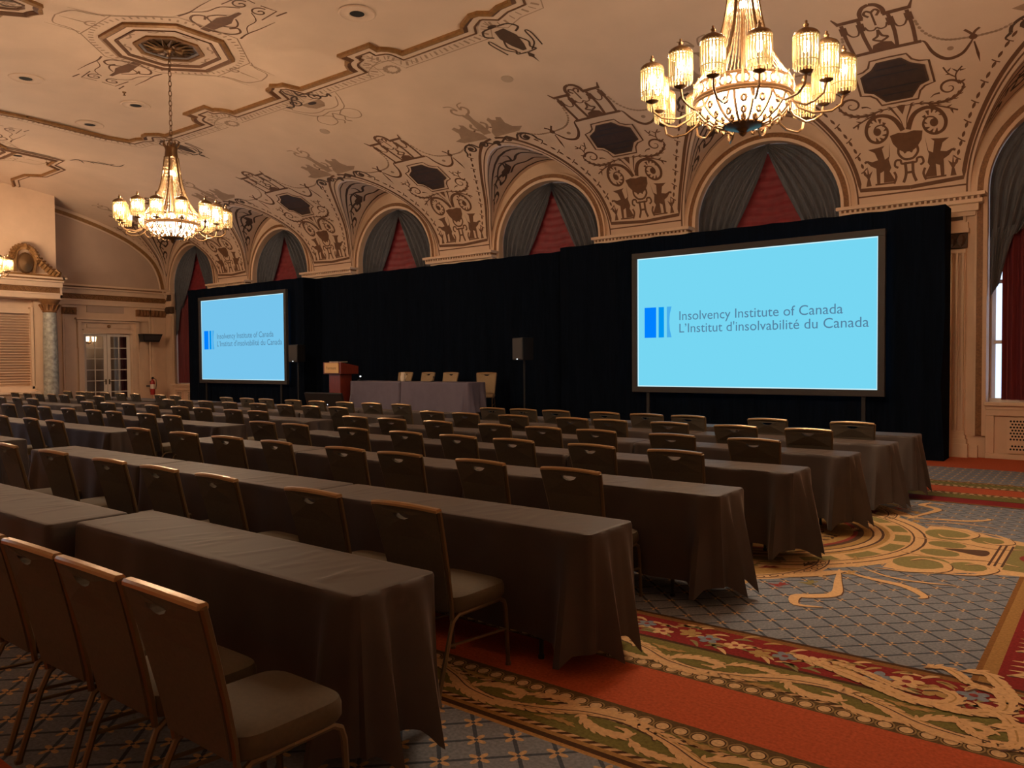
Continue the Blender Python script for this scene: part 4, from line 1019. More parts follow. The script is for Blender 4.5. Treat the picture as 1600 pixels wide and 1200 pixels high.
def text_mesh(body, x0, x1, zb, y, m, parent, name='lettering'):
    cu = bpy.data.curves.new('lettering', 'FONT'); cu.body = body; cu.resolution_u = 4; o = bpy.data.objects.new('lettering', cu); C.objects.link(o)
    bpy.context.view_layer.update(); dg = bpy.context.evaluated_depsgraph_get()
    me = bpy.data.meshes.new_from_object(o.evaluated_get(dg)); bpy.data.objects.remove(o)
    vx = np.array([v.co[:] for v in me.vertices]); a, b = vx[:, 0].min(), vx[:, 0].max(); s = (x1 - x0) / (b - a)
    for v in me.vertices: v.co = (x0 + (v.co.x - a) * s, y, zb + v.co.y * s)
    me.materials.clear(); me.materials.append(m); t = bpy.data.objects.new(name, me); C.objects.link(t); t.parent = parent; return t
def screen(x0, x1, z0, z1, label, sm):
    t = thing('projection_screen', label, 'screen', ((x0 + x1) / 2, 13.84, 0)); ox = (x0 + x1) / 2
    W = (x1 - x0) / 2; fwd = .11
    m = MB()
    for b_ in ((-W - fwd, W + fwd, z1, z1 + fwd), (-W - fwd, W + fwd, z0 - fwd, z0), (-W - fwd, -W, z0, z1), (W, W + fwd, z0, z1)): m.box(b_[0], b_[1], -.06, .03, b_[2], b_[3])
    bevel(m.build('frame', M['screenframe'], t), .006)
    m = MB(); m.box(-W, W, -.02, .0, z0, z1); m.build('screen_surface', M[sm], t)
    m = MB(); e = .018
    for b_ in ((-W, W, z1 - e, z1), (-W, W, z0, z0 + e), (-W, -W + e, z0, z1), (W - e, W, z0, z1)): m.box(b_[0], b_[1], -.022, -.0201, b_[2], b_[3])
    m.build('bright_edge', M['screenedge'], t)
    for q in (-1, 1):
        m = MB(); m.box(q * W * .9 - .03, q * W * .9 + .03, -.02, .02, .03, z0 - fwd); m.box(q * W * .9 - .05, q * W * .9 + .05, -.4, .05, 0, .04); m.build('leg', M['black'], t)
    k = (x1 - x0) / 4.43; L = -W; zc = z0; fx = lambda v: L + (v + 7.62) * k; fz = lambda v: z0 + (v - 1.125) * (z1 - z0) / 2.51
    yy = -.0225
    for nm, pts, mm in (('logo_bar', [(-7.465, 2.08), (-7.213, 2.08), (-7.213, 2.67), (-7.465, 2.67)], 'logo1'), ('logo_bar', [(-7.16, 2.08), (-7.045, 2.08), (-7.045, 2.67), (-7.16, 2.67)], 'logo2'),
                        ('logo_bar', [(-6.985, 2.08), (-6.885, 2.08), (-6.92, 2.22), (-6.932, 2.375), (-6.92, 2.53), (-6.885, 2.67), (-6.985, 2.67)], 'logo3')):
        m = MB(); m.add([(fx(a), yy, fz(b)) for a, b in pts], [tuple(range(len(pts)))]); m.build(nm, M[mm], t)
    text_mesh('Insolvency Institute of Canada', fx(-6.722), fx(-3.74), fz(2.402), yy, M['scrtext'], t)
    text_mesh("L\u2019Institut d'insolvabilit\u00e9 du Canada", fx(-6.722), fx(-3.33), fz(2.165), yy, M['scrtext'], t)
    return t
screen(-7.62, -3.19, 1.125, 3.635, 'large near projection screen showing a blue institute slide in a black frame', 'screen')
screen(-23.46, -19.07, 1.135, 3.65, 'far projection screen with the institute slide near the end wall', 'screen2')

# ------------------------------------------------------------------ tables and cloths
TW, THT = .457, .735
def cloth_mesh(L, W, H, drop, fl, fr, seed, mat_='cloth', name='tablecloth'):
    rr = random.Random(seed); hl, hw = L / 2, W / 2; cr = .035
    P = []   # (x, y, nx, ny, distance to corner signed, end flag)
    def seg(a, b, n, nx, ny, ca, cb):
        ln = math.hypot(b[0] - a[0], b[1] - a[1])
        for k in range(n):
            f = k / n; P.append((a[0] + (b[0] - a[0]) * f, a[1] + (b[1] - a[1]) * f, nx, ny, f * ln, (1 - f) * ln, ca, cb))
    def corner(cx, cy, a0, fl_):
        for k in range(6):
            a = a0 + pi / 2 * k / 6; P.append((cx + cr * cos(a), cy + cr * sin(a), cos(a), sin(a), 0, 0, fl_, fl_))
    nl, nw = int(L / .035), int(W / .025)
    seg((-hl + cr, -hw), (hl - cr, -hw), nl, 0, -1, fl, fr); corner(hl - cr, -hw + cr, -pi / 2, fr)
    seg((hl, -hw + cr), (hl, hw - cr), nw, 1, 0, fr, fr); corner(hl - cr, hw - cr, 0, fr)
    seg((hl - cr, hw), (-hl + cr, hw), nl, 0, 1, fr, fl); corner(-hl + cr, hw - cr, pi / 2, fl)
    seg((-hl, hw - cr), (-hl, -hw + cr), nw, -1, 0, fl, fl); corner(-hl + cr, -hw + cr, pi, fl)
    ph = [rr.uniform(0, 6.28) for _ in range(4)]
    V = [0, .02, .05, .1, .2, .35, .5, .65, .8, .92, 1.0]
    rows = [[(p[0] - p[2] * .03, p[1] - p[3] * .03, H) for p in P], [(p[0] - p[2] * .012, p[1] - p[3] * .012, H) for p in P], [(p[0] - p[2] * .003, p[1] - p[3] * .003, H - .003) for p in P]]
    dr = rr.uniform(.8, 1.2)
    for v in V[1:]:
        r = []
        for i, p in enumerate(P):
            s = i * .033
            onend = abs(p[2]) > .9
            wv = (.55 * sin(s * 9 + ph[0] + sin(s * 2.1 + ph[1])) + .45 * sin(s * 17 + ph[2])) * (.004 + .016 * v)
            if onend: wv = (.7 * sin(p[1] * 24 + ph[3]) + .3 * sin(p[1] * 45)) * (.003 + .030 * v) * (1 if p[6] else .2)
            d = min(p[4] if p[6] else 9, p[5] if p[7] else 9)
            g = math.exp(-((d - .085) / .045) ** 2); g0 = math.exp(-(d / .03) ** 2)
            o = .004 + .030 * v ** 1.2 + wv + v ** .85 * (.115 * dr * g - .012 * g0) * (1 if d < 5 else 0)
            if (onend and not (p[6] and p[7])): o = .004 + .004 * v
            dip = (.10 * g + .03 * g0) * (1 if d < 5 else 0) + .010 * sin(s * 6 + ph[1])
            z = H - .006 - (drop + dip) * v
            r.append((p[0] + p[2] * o, p[1] + p[3] * o, max(z, .012)))
        rows.append(r)
    m = MB(); n = len(P); vs = [q for r in rows for q in r]
    fs = [(i * n + j, (i + 1) * n + j, (i + 1) * n + (j + 1) % n, i * n + (j + 1) % n) for i in range(len(rows) - 1) for j in range(n)]
    fs.append(tuple(range(n))); m.add(vs, fs)
    # soft creases across the top
    cr_ = [(rr.uniform(-hl, hl), rr.uniform(-hw, hw), rr.uniform(.9, 1.9), rr.uniform(.08, .2), rr.uniform(.0015, .0045)) for _ in range(int(L * 13))]
    def wz(x, y):
        z = 0
        for (cx, cy, an, ln, h_) in cr_:
            dx, dy = x - cx, y - cy; a_ = dx * cos(an) + dy * sin(an); b_ = -dx * sin(an) + dy * cos(an)
            if abs(a_) < ln * 2 and abs(b_) < .06: z += h_ * math.exp(-(a_ / ln) ** 2 - (b_ / .016) ** 2)
        ed = min(hl - .05 - abs(x), hw - .05 - abs(y)); return H + .0004 + z * min(1, max(0, ed / .03))
    nx_, ny_ = int(L / .022), 22
    m.grid([[(-hl + .05 + (L - .1) * i / nx_, -hw + .05 + (W - .1) * j / ny_, wz(-hl + .05 + (L - .1) * i / nx_, -hw + .05 + (W - .1) * j / ny_)) for i in range(nx_ + 1)] for j in range(ny_ + 1)])
    return m
tmesh = {}
def make_table(L):
    t = thing('folding_table', '', 'table')
    m = MB(); m.box(-L / 2 + .01, L / 2 - .01, -TW / 2 + .01, TW / 2 - .01, THT - .03, THT - .006); m.build('tabletop', M['tabletop'], t)
    for q in (-1, 1):
        x = q * (L / 2 - .36)
        for s in (-1, 1):
            m = MB(); m.tube([(x, s * .16, .012), (x, s * .16, THT - .032)], .013, 6); m.lathe([(.018, 0), (.018, .02), (.013, .025)], 8, (x, s * .16, 0)); m.build('leg', M['legmetal'], t)
        m = MB(); m.tube([(x, -.16, .30), (x, .16, .30)], .010, 5); m.tube([(x, 0, .30), (x - q * .40, 0, THT - .033)], .008, 5); m.build('leg_brace', M['legmetal'], t)
    return t
clothcache = {}
def place_table(x0, L, yc, fl, fr, lab, grp, seed=0, rz=0.0):
    if L not in tmesh: tmesh[L] = make_table(L); t = tmesh[L]
    else: t = copy_tree(tmesh[L])
    xc = x0 - L / 2; t.location = (xc, yc, 0); t.rotation_euler = (0, 0, rz); tag(t, 'folding table under cloth, ' + lab, 'table', 'folding tables ' + grp)
    key = (L, fl, fr, seed % 3)
    if key not in clothcache:
        o = cloth_mesh(L, TW, THT + .004, .575, fl, fr, hash(key) % 1000).build('tablecloth', M['cloth'], smooth=True); clothcache[key] = o
    else:
        o = clothcache[key].copy(); C.objects.link(o)
    o.location = (xc, yc, 0); o.rotation_euler = (0, 0, rz); tag(o, 'grey tablecloth on table ' + lab, 'tablecloth', 'grey tablecloths ' + grp)
ROWY = [2.19, 3.62, 5.09, 6.43, 7.78, 9.03, 10.15]
REND = [-2.30, -2.15, -2.09, -2.05, -1.99, -1.92, -1.90]
LLEN = [2.38, 2.31, 2.23, 2.14, 2.23, 2.23, 2.10]
for r in range(7):
    for k in range(3 if r else 1):
        L = LLEN[r]; place_table(REND[r] - k * (L + .02), L, ROWY[r], int(k == 2), int(k == 0), '%s from the open carpet, %s row from the camera' % (ordw[k], ordw[r]), 'in the first block', r * 3 + k)
place_table(-4.72, 2.38, 2.06, 0, 0, 'adjoining the nearest table, set slightly back from it', 'in the first block', 1, 0.0)
for r, xe in ((1, -10.43), (2, -10.50), (3, -10.13), (4, -9.83), (5, -9.52), (6, -9.20)):
    for k in range(3):
        place_table(xe - k * 2.25, 2.23, ROWY[r], int(k == 2), int(k == 0), '%s past the first aisle, %s row from the camera' % (ordw[k], ordw[r]), 'in the second block', r + k)
for r, xe in ((4, -17.86), (5, -17.5), (6, -16.75)):
    for k in range(3):
        place_table(xe - k * 2.25, 2.23, ROWY[r], int(k == 2), int(k == 0), '%s past the second aisle, %s row from the camera' % (ordw[k], ordw[r]), 'in the third block', r + k)

# ------------------------------------------------------------------ banquet chairs
def make_chair(fab, seatm, label='', name='banquet_chair'):
    t = thing(name, label, 'chair')
    # seat cushion
    rows = []
    def sec(z, g):
        n = 40; out = []
        for k in range(n):
            a = 2 * pi * k / n; c, s = cos(a), sin(a); e = .35
            out.append(((.222 * g) * math.copysign(abs(c) ** e, c), .012 + (.222 * g) * math.copysign(abs(s) ** e, s), z))
        return out
    m = MB(); R = [sec(.385, .96), sec(.40, 1.0), sec(.44, 1.0), sec(.462, .97), sec(.474, .86), sec(.480, .55), sec(.482, .2)]
    n = 40; vs = [p for r in R for p in r]; fs = [(i * n + j, i * n + (j + 1) % n, (i + 1) * n + (j + 1) % n, (i + 1) * n + j) for i in range(len(R) - 1) for j in range(n)]
    fs += [tuple(range(n - 1, -1, -1)), tuple((len(R) - 1) * n + k for k in range(n))]; m.add(vs, fs); m.build('seat', seatm, t, smooth=True)
    # back panel with hand hole
    yb = lambda z: -.195 - .135 * max(0, (z - .38) / .55) ** 1.15
    wdt = lambda z: .183 + .045 * (z - .38) / .55
    crown = lambda x: .012 * (1 - (x / .225) ** 2)
    outer = [(-wdt(.40), .40), (wdt(.40), .40)] + [(wdt(z), z) for z in (.52, .64, .76, .86)] + [(x, .915 + crown(x)) for x in (.225, .15, .075, 0, -.075, -.15, -.225)] + [(-wdt(z), z) for z in (.86, .76, .64, .52)]
    hole = [(-.065, .885), (-.03, .888), (.03, .888), (.065, .885), (.045, .868), (.015, .858), (-.015, .858), (-.045, .868)]
    tri = tessellate_polygon([[Vector((x, z, 0)) for x, z in outer], [Vector((x, z, 0)) for x, z in hole]]); allp = outer + hole
    bow = lambda x: .018 * (1 - (x / .22) ** 2)
    th = .034; m = MB(); N = len(allp); no = len(outer)
    vs = [(x, yb(z) - th / 2 - bow(x), z) for x, z in allp] + [(x, yb(z) + th / 2 - bow(x), z) for x, z in allp]
    fs = [tuple(q) for q in tri] + [tuple(i + N for i in reversed(q)) for q in tri]
    for lp in (list(range(no)), list(range(no, N))):
        for i in range(len(lp)): a, b = lp[i], lp[(i + 1) % len(lp)]; fs.append((a, b, b + N, a + N))
    m.add(vs, fs); fixn(m.build('backrest', fab, t))
    # top rail, side rails
    m = MB(); rows = []
    for x in [-.228 + .038 * k for k in range(13)]:
        z = .916 + crown(x); y = yb(.92) - bow(x); rows.append([(x, y - .019, z - .006), (x, y - .019, z + .006), (x, y - .012, z + .014), (x, y + .012, z + .014), (x, y + .019, z + .006), (x, y + .019, z - .006), (x, y - .019, z - .006)])
    m.grid(rows); m.add(rows[0][:6], [(0, 1, 2, 3, 4, 5)]); m.add(rows[-1][:6], [(5, 4, 3, 2, 1, 0)]); m.build('top_rail', M['railgold'], t)
    for s in (-1, 1):
        m = MB(); m.tube([(s * (wdt(z) + .004), yb(z), z) for z in (.36, .45, .6, .75, .86, .915)], .013, 6); m.build('side_rail', M['brass'], t, smooth=True)
        m = MB(); m.tube([(s * .20, .0, .375), (s * .20, .165, .375), (s * .20, .20, .355), (s * .20, .215, .31), (s * .20, .235, .006)], .0125, 6); m.lathe([(.016, 0), (.016, .015)], 6, (s * .20, .2355, 0)); m.build('leg', M['brass'], t, smooth=True)
        m = MB(); m.tube([(s * .20, .0, .375), (s * .19, -.15, .37), (s * .19, -.19, .345), (s * .195, -.22, .28), (s * .20, -.31, .006)], .0125, 6); m.lathe([(.016, 0), (.016, .015)], 6, (s * .20, -.311, 0)); m.build('leg', M['brass'], t, smooth=True)
        m = MB(); m.tube([(s * .20, .224, .20), (s * .20, -.05, .22), (s * .198, -.235, .235)], .008, 5); m.build('stretcher', M['brass'], t)
    return t
chair0 = make_chair(M['chairfab'], M['seatfab'])
first = [True]
rc = random.Random(11)
def place_chair(x, y, lab, grp, z=0, src=None, rz=None):
    if src is None and first[0]: o = chair0; first[0] = False
    else: o = copy_tree(src or chair0)
    o.location = (x, y, z); o.rotation_euler = (0, 0, rc.uniform(-.05, .05) if rz is None else rz); tag(o, lab, 'chair', grp); return o
CY = [1.24, 2.72, 4.24, 5.57, 6.79, 8.08, 9.2]
CHX1 = [[-2.35, -2.86, -3.36, -3.87], [-2.80, -3.53, -4.47, -5.18, -5.9, -6.87, -7.8], [-2.83, -3.59, -4.43, -5.07, -5.99, -6.8, -7.58, -8.51], [-2.75, -3.5, -4.33, -5.0, -5.7, -6.52, -7.52, -8.17],
        [-2.6, -3.39, -4.22, -4.88, -5.55, -6.41, -7.22, -7.9], [-2.52, -3.29, -4.05, -4.82, -5.37, -6.31, -7.13, -7.75], [-2.4, -3.35, -4.35, -4.96, -5.58, -6.39, -6.99, -7.57]]
CHX2 = [[], [], [-10.64, -11.36, -12.35], [-10.25, -10.94, -11.91, -12.57, -13.45, -14.36, -14.98, -15.91], [-10.06, -10.69, -11.57, -12.24, -13.12, -13.95, -14.74, -15.58],
        [-9.79, -10.48, -11.16, -11.96, -12.82, -13.63, -14.33, -14.95], [-9.53, -10.29, -10.97, -11.75, -12.48, -13.33, -13.98, -14.71]]
CHX3 = [[], [], [], [], [-18.11, -18.91, -19.75], [-17.95, -18.85, -19.74, -20.39, -21.12, -21.83, -22.62], [-16.74, -17.41, -18.57, -19.3, -20.09, -20.97, -21.46, -22.24]]
for r in range(7):
    for blk, (lst, nm) in enumerate(((CHX1, 'from the open carpet'), (CHX2, 'past the first aisle'), (CHX3, 'past the second aisle'))):
        for k, x in enumerate(sorted(lst[r], reverse=True)):
            place_chair(x, CY[r] + .325, 'dark banquet chair with gold rail, %s %s, %s row from the camera' % (ordw[k], nm, ordw[r]), 'dark banquet chairs, %s block' % ordw[blk], rz=rc.uniform(-.03, .03) if r == 0 else None)

# ------------------------------------------------------------------ stage with head table, lectern, loudspeakers
t = thing('stage_riser', 'low black stage platform in front of the black drape', 'stage', (-14.1, 13.02, 0))
m = MB(); m.box(-3.5, 3.5, -.72, 1.02, .41, .45); m.build('deck', M['black'], t)
m = MB(); m.grid([[(-3.5 + 7 * k / 140, -.72 + .012 * sin(k * .9), z) for k in range(141)] for z in (.005, .41)]); m.grid([[(3.5 + .01 * sin(k), -.72 + 1.74 * k / 30, z) for k in range(31)] for z in (.005, .41)]); m.build('skirt', M['blackdrape'], t, smooth=True)
for x in (-3.2, 0, 3.2):
    for y in (-.6, .9):
        m = MB(); m.tube([(x, y, 0), (x, y, .41)], .03, 8); m.build('leg', M['legmetal'], t)
def head_table(x0, L, lab, seed):
    xc = x0 - L / 2; y = 13.12
    t = thing('head_table', 'head table on the stage under mauve cloth, ' + lab, 'table', (xc, y, .45), 0, 'head tables on the stage')
    m = MB(); m.box(-L / 2 + .01, L / 2 - .01, -.29, .29, .70, .728); m.build('tabletop', M['tabletop'], t)
    for q in (-1, 1):
        for s in (-1, 1):
            m = MB(); m.tube([(q * (L / 2 - .3), s * .22, .005), (q * (L / 2 - .3), s * .22, .70)], .013, 6); m.build('leg', M['legmetal'], t)
    o = cloth_mesh(L, .60, .735, .64, 0 if seed == 1 else 1, 1 if seed == 1 else 0, seed).build('head_tablecloth', M['headcloth'], smooth=True); o.location = (xc, y, .45)
    tag(o, 'pale mauve tablecloth over head table, ' + lab, 'tablecloth', 'mauve tablecloths on the stage')
head_table(-11.22, 2.08, 'end farther from the lectern', 1); head_table(-13.34, 1.75, 'end beside the lectern', 2)
tan = make_chair(M['tanfab'], M['tanfab'], '', 'stage_chair'); used = False
for k, (x, rz) in enumerate(((-11.42, pi + .55), (-12.72, pi + .05), (-13.5, pi - .05), (-14.25, pi + .08))):
    o = tan if not used else copy_tree(tan); used = True
    o.location = (x, 13.62, .45); o.rotation_euler = (0, 0, rz); tag(o, 'tan stage chair behind the head table, %s from the lectern' % ordw[3 - k], 'chair', 'tan chairs at the head table')
t = thing('water_pitcher', 'pale water pitcher between the two head tablecloths', 'pitcher', (-13.46, 13.05, 1.189))
m = MB(); m.lathe([(0, 0), (.05, .0), (.06, .03), (.062, .10), (.045, .17), (.05, .21), (.045, .21), (.04, .17), (.055, .1), (.05, .02), (0, .015)], 14); m.build('body', M['white'], t, smooth=True)
m = MB(); m.tube([(.05, 0, .18), (.10, 0, .17), (.11, 0, .10), (.06, 0, .05)], .008, 6); m.build('handle', M['white'], t)
for x, lab in ((-14.95, 'small lit gooseneck microphone on the lectern end of the head table'), (-12.45, 'small gooseneck microphone in the middle of the head table')):
    t = thing('table_microphone', lab, 'microphone', (x, 13.0, 1.189))
    m = MB(); m.lathe([(.05, 0), (.05, .015), (.02, .025)], 12); m.build('base', M['black'], t)
    m = MB(); m.tube([(0, 0, .02), (.0, .01, .06), (.01, .03, .09)], .005, 5); m.build('gooseneck', M['black'], t)
    m = MB(); m.lathe([(0, 0), (.02, .01), (.022, .03), (0, .045)], 8, (.01, .03, .085)); m.build('microphone_head', M['ledwhite'] if x < -14 else M['black'], t)
t = thing('lectern', 'mahogany lectern with brass sign on the stage beside head table', 'lectern', (-15.62, 12.95, .45))
m = MB(); m.box(-.30, .30, -.22, .24, 0, .06); m.box(-.22, .22, -.17, .20, .06, .92); bevel(m.build('pedestal', M['mahogany'], t), .012)
m = MB(); m.add([(-.34, -.25, .90), (.34, -.25, .90), (.34, .32, .90), (-.34, .32, .90), (-.34, -.25, 1.20), (.34, -.25, 1.20), (.34, .32, 1.10), (-.34, .32, 1.10)], [(0, 3, 2, 1), (4, 5, 6, 7), (0, 1, 5, 4), (1, 2, 6, 5), (2, 3, 7, 6), (3, 0, 4, 7)]); bevel(m.build('reading_desk', M['mahogany'], t), .012)
m = MB(); m.box(-.27, .27, -.272, -.252, .93, 1.18); sg = bevel(m.build('sign_plate', M['sign'], t), .004)
lt = text_mesh('Fairmont', -.19, .19, 1.02, -.2735, M['signtext'], t, 'sign_lettering')
m = MB(); m.box(-.16, .16, -.2, .12, 1.200, 1.215); m.build('paper_rest', M['white'], t)
t = thing('confidence_monitor', 'black confidence monitor tilted on the floor before the lectern', 'monitor', (-14.8, 11.85, 0), radians(4))
m = MB(); m.box(-.62, .62, -.03, .03, -.35, .35); o = bevel(m.build('screen_panel', M['black'], t), .012); o.location = (0, 0, .60); o.rotation_euler = (radians(16), 0, 0)
m = MB(); m.box(-.45, .45, -.015, .015, -.01, .03); o = m.build('rear_hatch', M['screenframe'], t); o.location = (0, -.05, .52); o.rotation_euler = (radians(16), 0, 0)
m = MB(); m.lathe([(0, 0), (.014, .002), (0, .006)], 8); o = m.build('indicator_lamp', M['ledwhite'], t); o.location = (.1, -.05, .66); o.rotation_euler = (radians(100), 0, 0)
for q in (-.4, .4):
    m = MB(); m.tube([(q, -.22, .012), (q, .05, .26), (q, .25, .012)], .015, 6); m.build('leg', M['legmetal'], t)
def loudspeaker(x, y, lab, lab2, rz):
    t = thing('speaker_stand', lab2, 'stand', (x, y, 0), 0, 'loudspeaker stands')
    m = MB(); m.tube([(0, 0, .10), (0, 0, 1.66)], .018, 8); m.build('pole', M['black'], t)
    for k in range(3):
        a = 2 * pi * k / 3 + .5; m = MB(); m.tube([(0, 0, .62), (.42 * cos(a), .42 * sin(a), .014)], .012, 6); m.build('leg', M['black'], t)
    t = thing('loudspeaker', lab, 'speaker', (x, y, 1.665), rz, 'loudspeakers on stands')
    m = MB(); m.add([(-.17, -.19, 0), (.17, -.19, 0), (.11, .17, 0), (-.11, .17, 0), (-.17, -.19, .47), (.17, -.19, .47), (.11, .17, .47), (-.11, .17, .47)], [(0, 3, 2, 1), (4, 5, 6, 7), (0, 1, 5, 4), (1, 2, 6, 5), (2, 3, 7, 6), (3, 0, 4, 7)]); bevel(m.build('cabinet', M['black'], t), .015)
    m = MB(); m.box(-.15, .15, -.197, -.189, .03, .44); m.build('speaker_grille', M['screenframe'], t)
    m = MB(); m.lathe([(0, 0), (.012, .001), (0, .004)], 8); o = m.build('indicator_lamp', M['ledwhite'], t); o.location = (0, -.198, .022); o.rotation_euler = (radians(90), 0, 0); o.scale = (2, 1, 1)
loudspeaker(-10.05, 13.3, 'black loudspeaker on a tripod stand between head table and near screen', 'black tripod stand under the loudspeaker beside the near screen', radians(-12))
loudspeaker(-17.85, 13.35, 'black loudspeaker on a tripod stand between lectern and far screen', 'black tripod stand under the loudspeaker beside the far screen', radians(10))

# ------------------------------------------------------------------ ceiling loudspeakers and sprinklers
for k, (x, y, lab) in enumerate(((-16.70, 6.29, 'nearest the camera on the left of the great rose'), (-16.62, 8.38, 'beside the chain of the middle chandelier'), (-18.75, 8.38, 'near the cross moulding'), (-9.60, 8.40, 'on the camera side of the great rose'), (-22.95, 8.40, 'inside the far ceiling panel'))):
    y2 = y if y >= YC else 2 * YC - y; z = float(np.interp(-y2, -_pp[:, 0], _pp[:, 1]))
    t = thing('ceiling_speaker', 'round ceiling speaker with dark centre, ' + lab, 'ceiling speaker', (x, y, z - .002), 0, 'ceiling speakers')
    m = MB(); m.lathe([(.30, 0), (.29, -.018), (.27, -.022), (.25, -.010), (.14, -.012), (.13, -.02), (.115, -.01)], 28, cap=False); m.build('trim_ring', M['plaster'], t, smooth=True)
    m = MB(); m.lathe([(.115, -.012), (.06, .0), (0, .0)], 20); m.build('speaker_cone', M['dark'], t)
for k, (px_, s) in enumerate(((-10.76, 6.58), (-16.06, 8.19), (-22.98, 6.92))):
    y, z, _, _ = prof(s); m = MB(); m.lathe([(.04, 0), (.03, -.02), (.012, -.025), (.012, -.06), (.03, -.062), (.03, -.068), (0, -.068)], 10); o = m.build('sprinkler_head', M['bronze']); o.location = (px_, y, z)
    tag(o, ['small ceiling sprinkler between two frame bows', 'small ceiling sprinkler close to the great rose', 'small ceiling sprinkler in the far ceiling panel'][k], 'sprinkler', 'ceiling sprinklers')
for k, (px_, s) in enumerate(((-14.11, 4.67), (-8.94, 4.66))):
    y, z, ny, nz = prof(s); m = MB(); m.lathe([(.115, 0), (.11, .010), (0, .012)], 20); o = m.build('access_plate', M['plate']); o.location = (px_, y, z)
    o.rotation_euler = Vector((0, ny, nz)).to_track_quat('Z', 'Y').to_euler()
    tag(o, ['round plaster access plate on the vault above the third window', 'round plaster access plate on the vault above the second window'][k], 'plate', 'vault access plates')

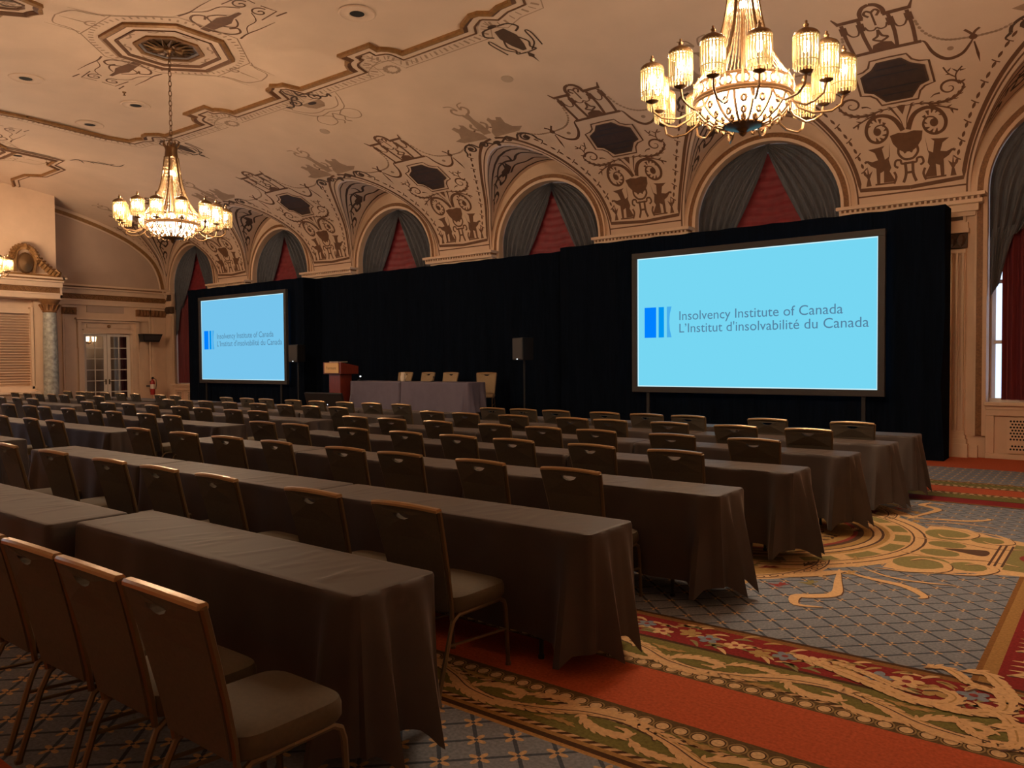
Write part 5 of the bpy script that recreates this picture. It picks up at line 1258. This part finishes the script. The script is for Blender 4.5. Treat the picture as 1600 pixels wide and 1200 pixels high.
# ------------------------------------------------------------------ chandeliers
def make_chandelier(label):
    t = thing('chandelier', label, 'chandelier', (0, 0, 0), 0, 'crystal chandeliers')
    m = MB(); m.lathe([(.10, 7.13), (.09, 7.08), (.03, 7.05), (.02, 7.0)], 14); m.build('canopy', M['bronze'], t, smooth=True)
    m = MB(); z = 7.0; k = 0
    while z > 5.46:
        a = k % 2 * pi / 2; m.tube([((.026 * cos(q)) * cos(a), (.026 * cos(q)) * sin(a), z - .05 + .055 * sin(q)) for q in [2 * pi * i / 10 for i in range(10)]], .007, 4, True); z -= .085; k += 1
    m.build('chain', M['bronze'], t)
    m = MB(); m.lathe([(.02, 5.47), (.05, 5.44), (.10, 5.43), (.11, 5.40), (.10, 5.37), (.11, 5.27), (.105, 5.24), (.09, 5.23)], 16)
    for k in range(8):
        a = 2 * pi * k / 8; m.tube([(.10 * cos(a), .10 * sin(a), 5.42), (.135 * cos(a), .135 * sin(a), 5.47), (.12 * cos(a), .12 * sin(a), 5.53)], [.016, .014, .006], 5)
    m.build('crown', M['bronze'], t, smooth=True)
    def cone(f): return .10 + .335 * (.32 * f + .68 * f ** 3.2), 5.25 - 1.0 * f
    m = MB()
    for k in range(46):
        a = 2 * pi * k / 46; pts = []; rad = []
        for i in range(31):
            r, z = cone(i / 30); pts.append((r * cos(a), r * sin(a), z)); rad.append(.0075 if i % 2 else .003)
        m.tube(pts, rad, 3)
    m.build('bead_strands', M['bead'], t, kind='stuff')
    m = MB()
    for k in range(6):
        a = 2 * pi * k / 6 + .26; m.tube([((cone(i / 14)[0] + .012) * cos(a), (cone(i / 14)[0] + .012) * sin(a), cone(i / 14)[1]) for i in range(15)], .014, 5)
    m.build('strap', M['bronze'], t, smooth=True)
    m = MB(); m.tube([(0, 0, 5.24), (0, 0, 3.86)], .02, 6); m.build('stem', M['bronze'], t)
    # gallery ring with pierced scrolls
    m = MB()
    for z, r_ in ((4.215, .016), (4.09, .024), (4.065, .016)): m.tube([(.44 * cos(2 * pi * i / 48), .44 * sin(2 * pi * i / 48), z) for i in range(48)], r_, 5, True)
    for k in range(18):
        a = 2 * pi * k / 18
        for da, rr_, zc_ in ((.06, .032, 4.155), (-.06, .032, 4.155)):
            m.tube([(.44 * cos(a + da + rr_ / .44 * cos(q)), .44 * sin(a + da + rr_ / .44 * cos(q)), zc_ + .042 * sin(q)) for q in [2 * pi * i / 9 for i in range(9)]], .0125, 4, True)
        m.tube([(.44 * cos(a), .44 * sin(a), 4.09), (.445 * cos(a), .445 * sin(a), 4.15), (.445 * cos(a), .445 * sin(a), 4.21), (.46 * cos(a), .46 * sin(a), 4.26)], [.012, .026, .014, .005], 5)
    m.build('gallery_ring', M['bronze'], t, smooth=True)
    m = MB(); m.lathe([(.425, 4.21), (.428, 4.15), (.425, 4.08), (.40, 4.01), (.34, 3.94), (.26, 3.885), (.17, 3.855)], 32, cap=False); m.build('glass_bowl', M['bowl'], t, smooth=True)
    m = MB()
    for k in range(16):
        a = 2 * pi * k / 16; m.tube([(r * cos(a), r * sin(a), z) for r, z in ((.445, 4.08), (.415, 4.00), (.355, 3.93), (.27, 3.872), (.17, 3.84))], .013, 4)
        for (r, z, q) in ((.405, 3.985, .05), (.33, 3.905, .05), (.25, 3.86, .05)):
            m.tube([((r + .012) * cos(a + .196 + q * cos(w_)), (r + .012) * sin(a + .196 + q * cos(w_)), z + .03 * sin(w_)) for w_ in [2 * pi * i / 7 for i in range(7)]], .014, 4, True)
    m.build('bowl_ribs', M['bronze'], t)
    m = MB(); m.lathe([(.19, 3.86), (.19, 3.845), (.15, 3.83), (.08, 3.82), (.05, 3.81), (.03, 3.79), (.035, 3.775), (.015, 3.755), (0, 3.745)], 18); m.build('finial', M['bronze'], t, smooth=True)
    m = MB(); m.lathe([(0, -.05), (.035, -.02), (.035, .02), (0, .05)], 8, (0, 0, 4.98)); m.build('bulb', M['bulb'], t)
    for k in range(6):
        a = 2 * pi * k / 6; m = MB(); m.lathe([(0, -.07), (.03, -.045), (.04, 0), (.03, .045), (0, .07)], 8, (.24 * cos(a), .24 * sin(a), 4.18)); m.build('bulb', M['innerbulb'], t)
    NA = 14
    armm = shade = None
    for k in range(NA):
        rad = .88 if k % 2 == 0 else .80
        a = 2 * pi * k / NA + .12
        m = MB(); R0 = .42; dz = 0 if k % 2 == 0 else .02
        m.tube([(R0, 0, 4.08), (R0 + .08, 0, 3.96), (R0 + .20, 0, 3.90), (rad - .10, 0, 3.90 + dz), (rad - .02, 0, 3.95 + dz), (rad, 0, 4.04 + dz)], .012, 5)
        m.lathe([(.01, 4.03), (.05, 4.045), (.06, 4.055), (.015, 4.06), (.012, 4.10)], 10, (rad, 0, dz)); o = m.build('arm', M['bronze'], t, smooth=True); o.rotation_euler = (0, 0, a)
        s = MB()
        for i in range(22):
            q = 2 * pi * i / 22; cx_, cy_ = .102 * cos(q), .102 * sin(q)
            s.tube([(cx_, cy_, 4.345), (cx_ * 1.02, cy_ * 1.02, 4.20), (cx_ * .99, cy_ * .99, 4.095), (cx_ * .97, cy_ * .97, 4.075)], [.0075, .0075, .0065, .003], 4)
        for zz in (4.335, 4.315, 4.13): s.tube([(.103 * cos(2 * pi * i / 20), .103 * sin(2 * pi * i / 20), zz) for i in range(20)], .006, 4, True)
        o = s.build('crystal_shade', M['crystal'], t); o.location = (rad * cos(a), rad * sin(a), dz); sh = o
        s = MB(); s.lathe([(.108, 4.335), (.110, 4.35), (.098, 4.372), (.07, 4.392), (.035, 4.408), (.018, 4.42), (.024, 4.44), (.010, 4.455), (.012, 4.47), (0, 4.48)], 14); s.build('cap', M['bronze'], sh, smooth=True)
        s = MB(); s.lathe([(0, 4.20), (.022, 4.225), (.032, 4.265), (.022, 4.30), (0, 4.315)], 8); s.build('bulb', M['bulb'], sh)
    return t
ch = make_chandelier('lit crystal chandelier over the middle of the tables, below the great rose')
ch.location = (CX, YC, 0)
c2 = copy_tree(ch); c2.location = (CHX[1], YC, 0); c2.rotation_euler = (0, 0, .2); c2['label'] = 'lit crystal chandelier nearest the camera, hanging before the large screen'
c3 = copy_tree(ch); c3.location = (CHX[2], YC, 0); c3['label'] = 'lit crystal chandelier at the far end, before the carved cartouche'
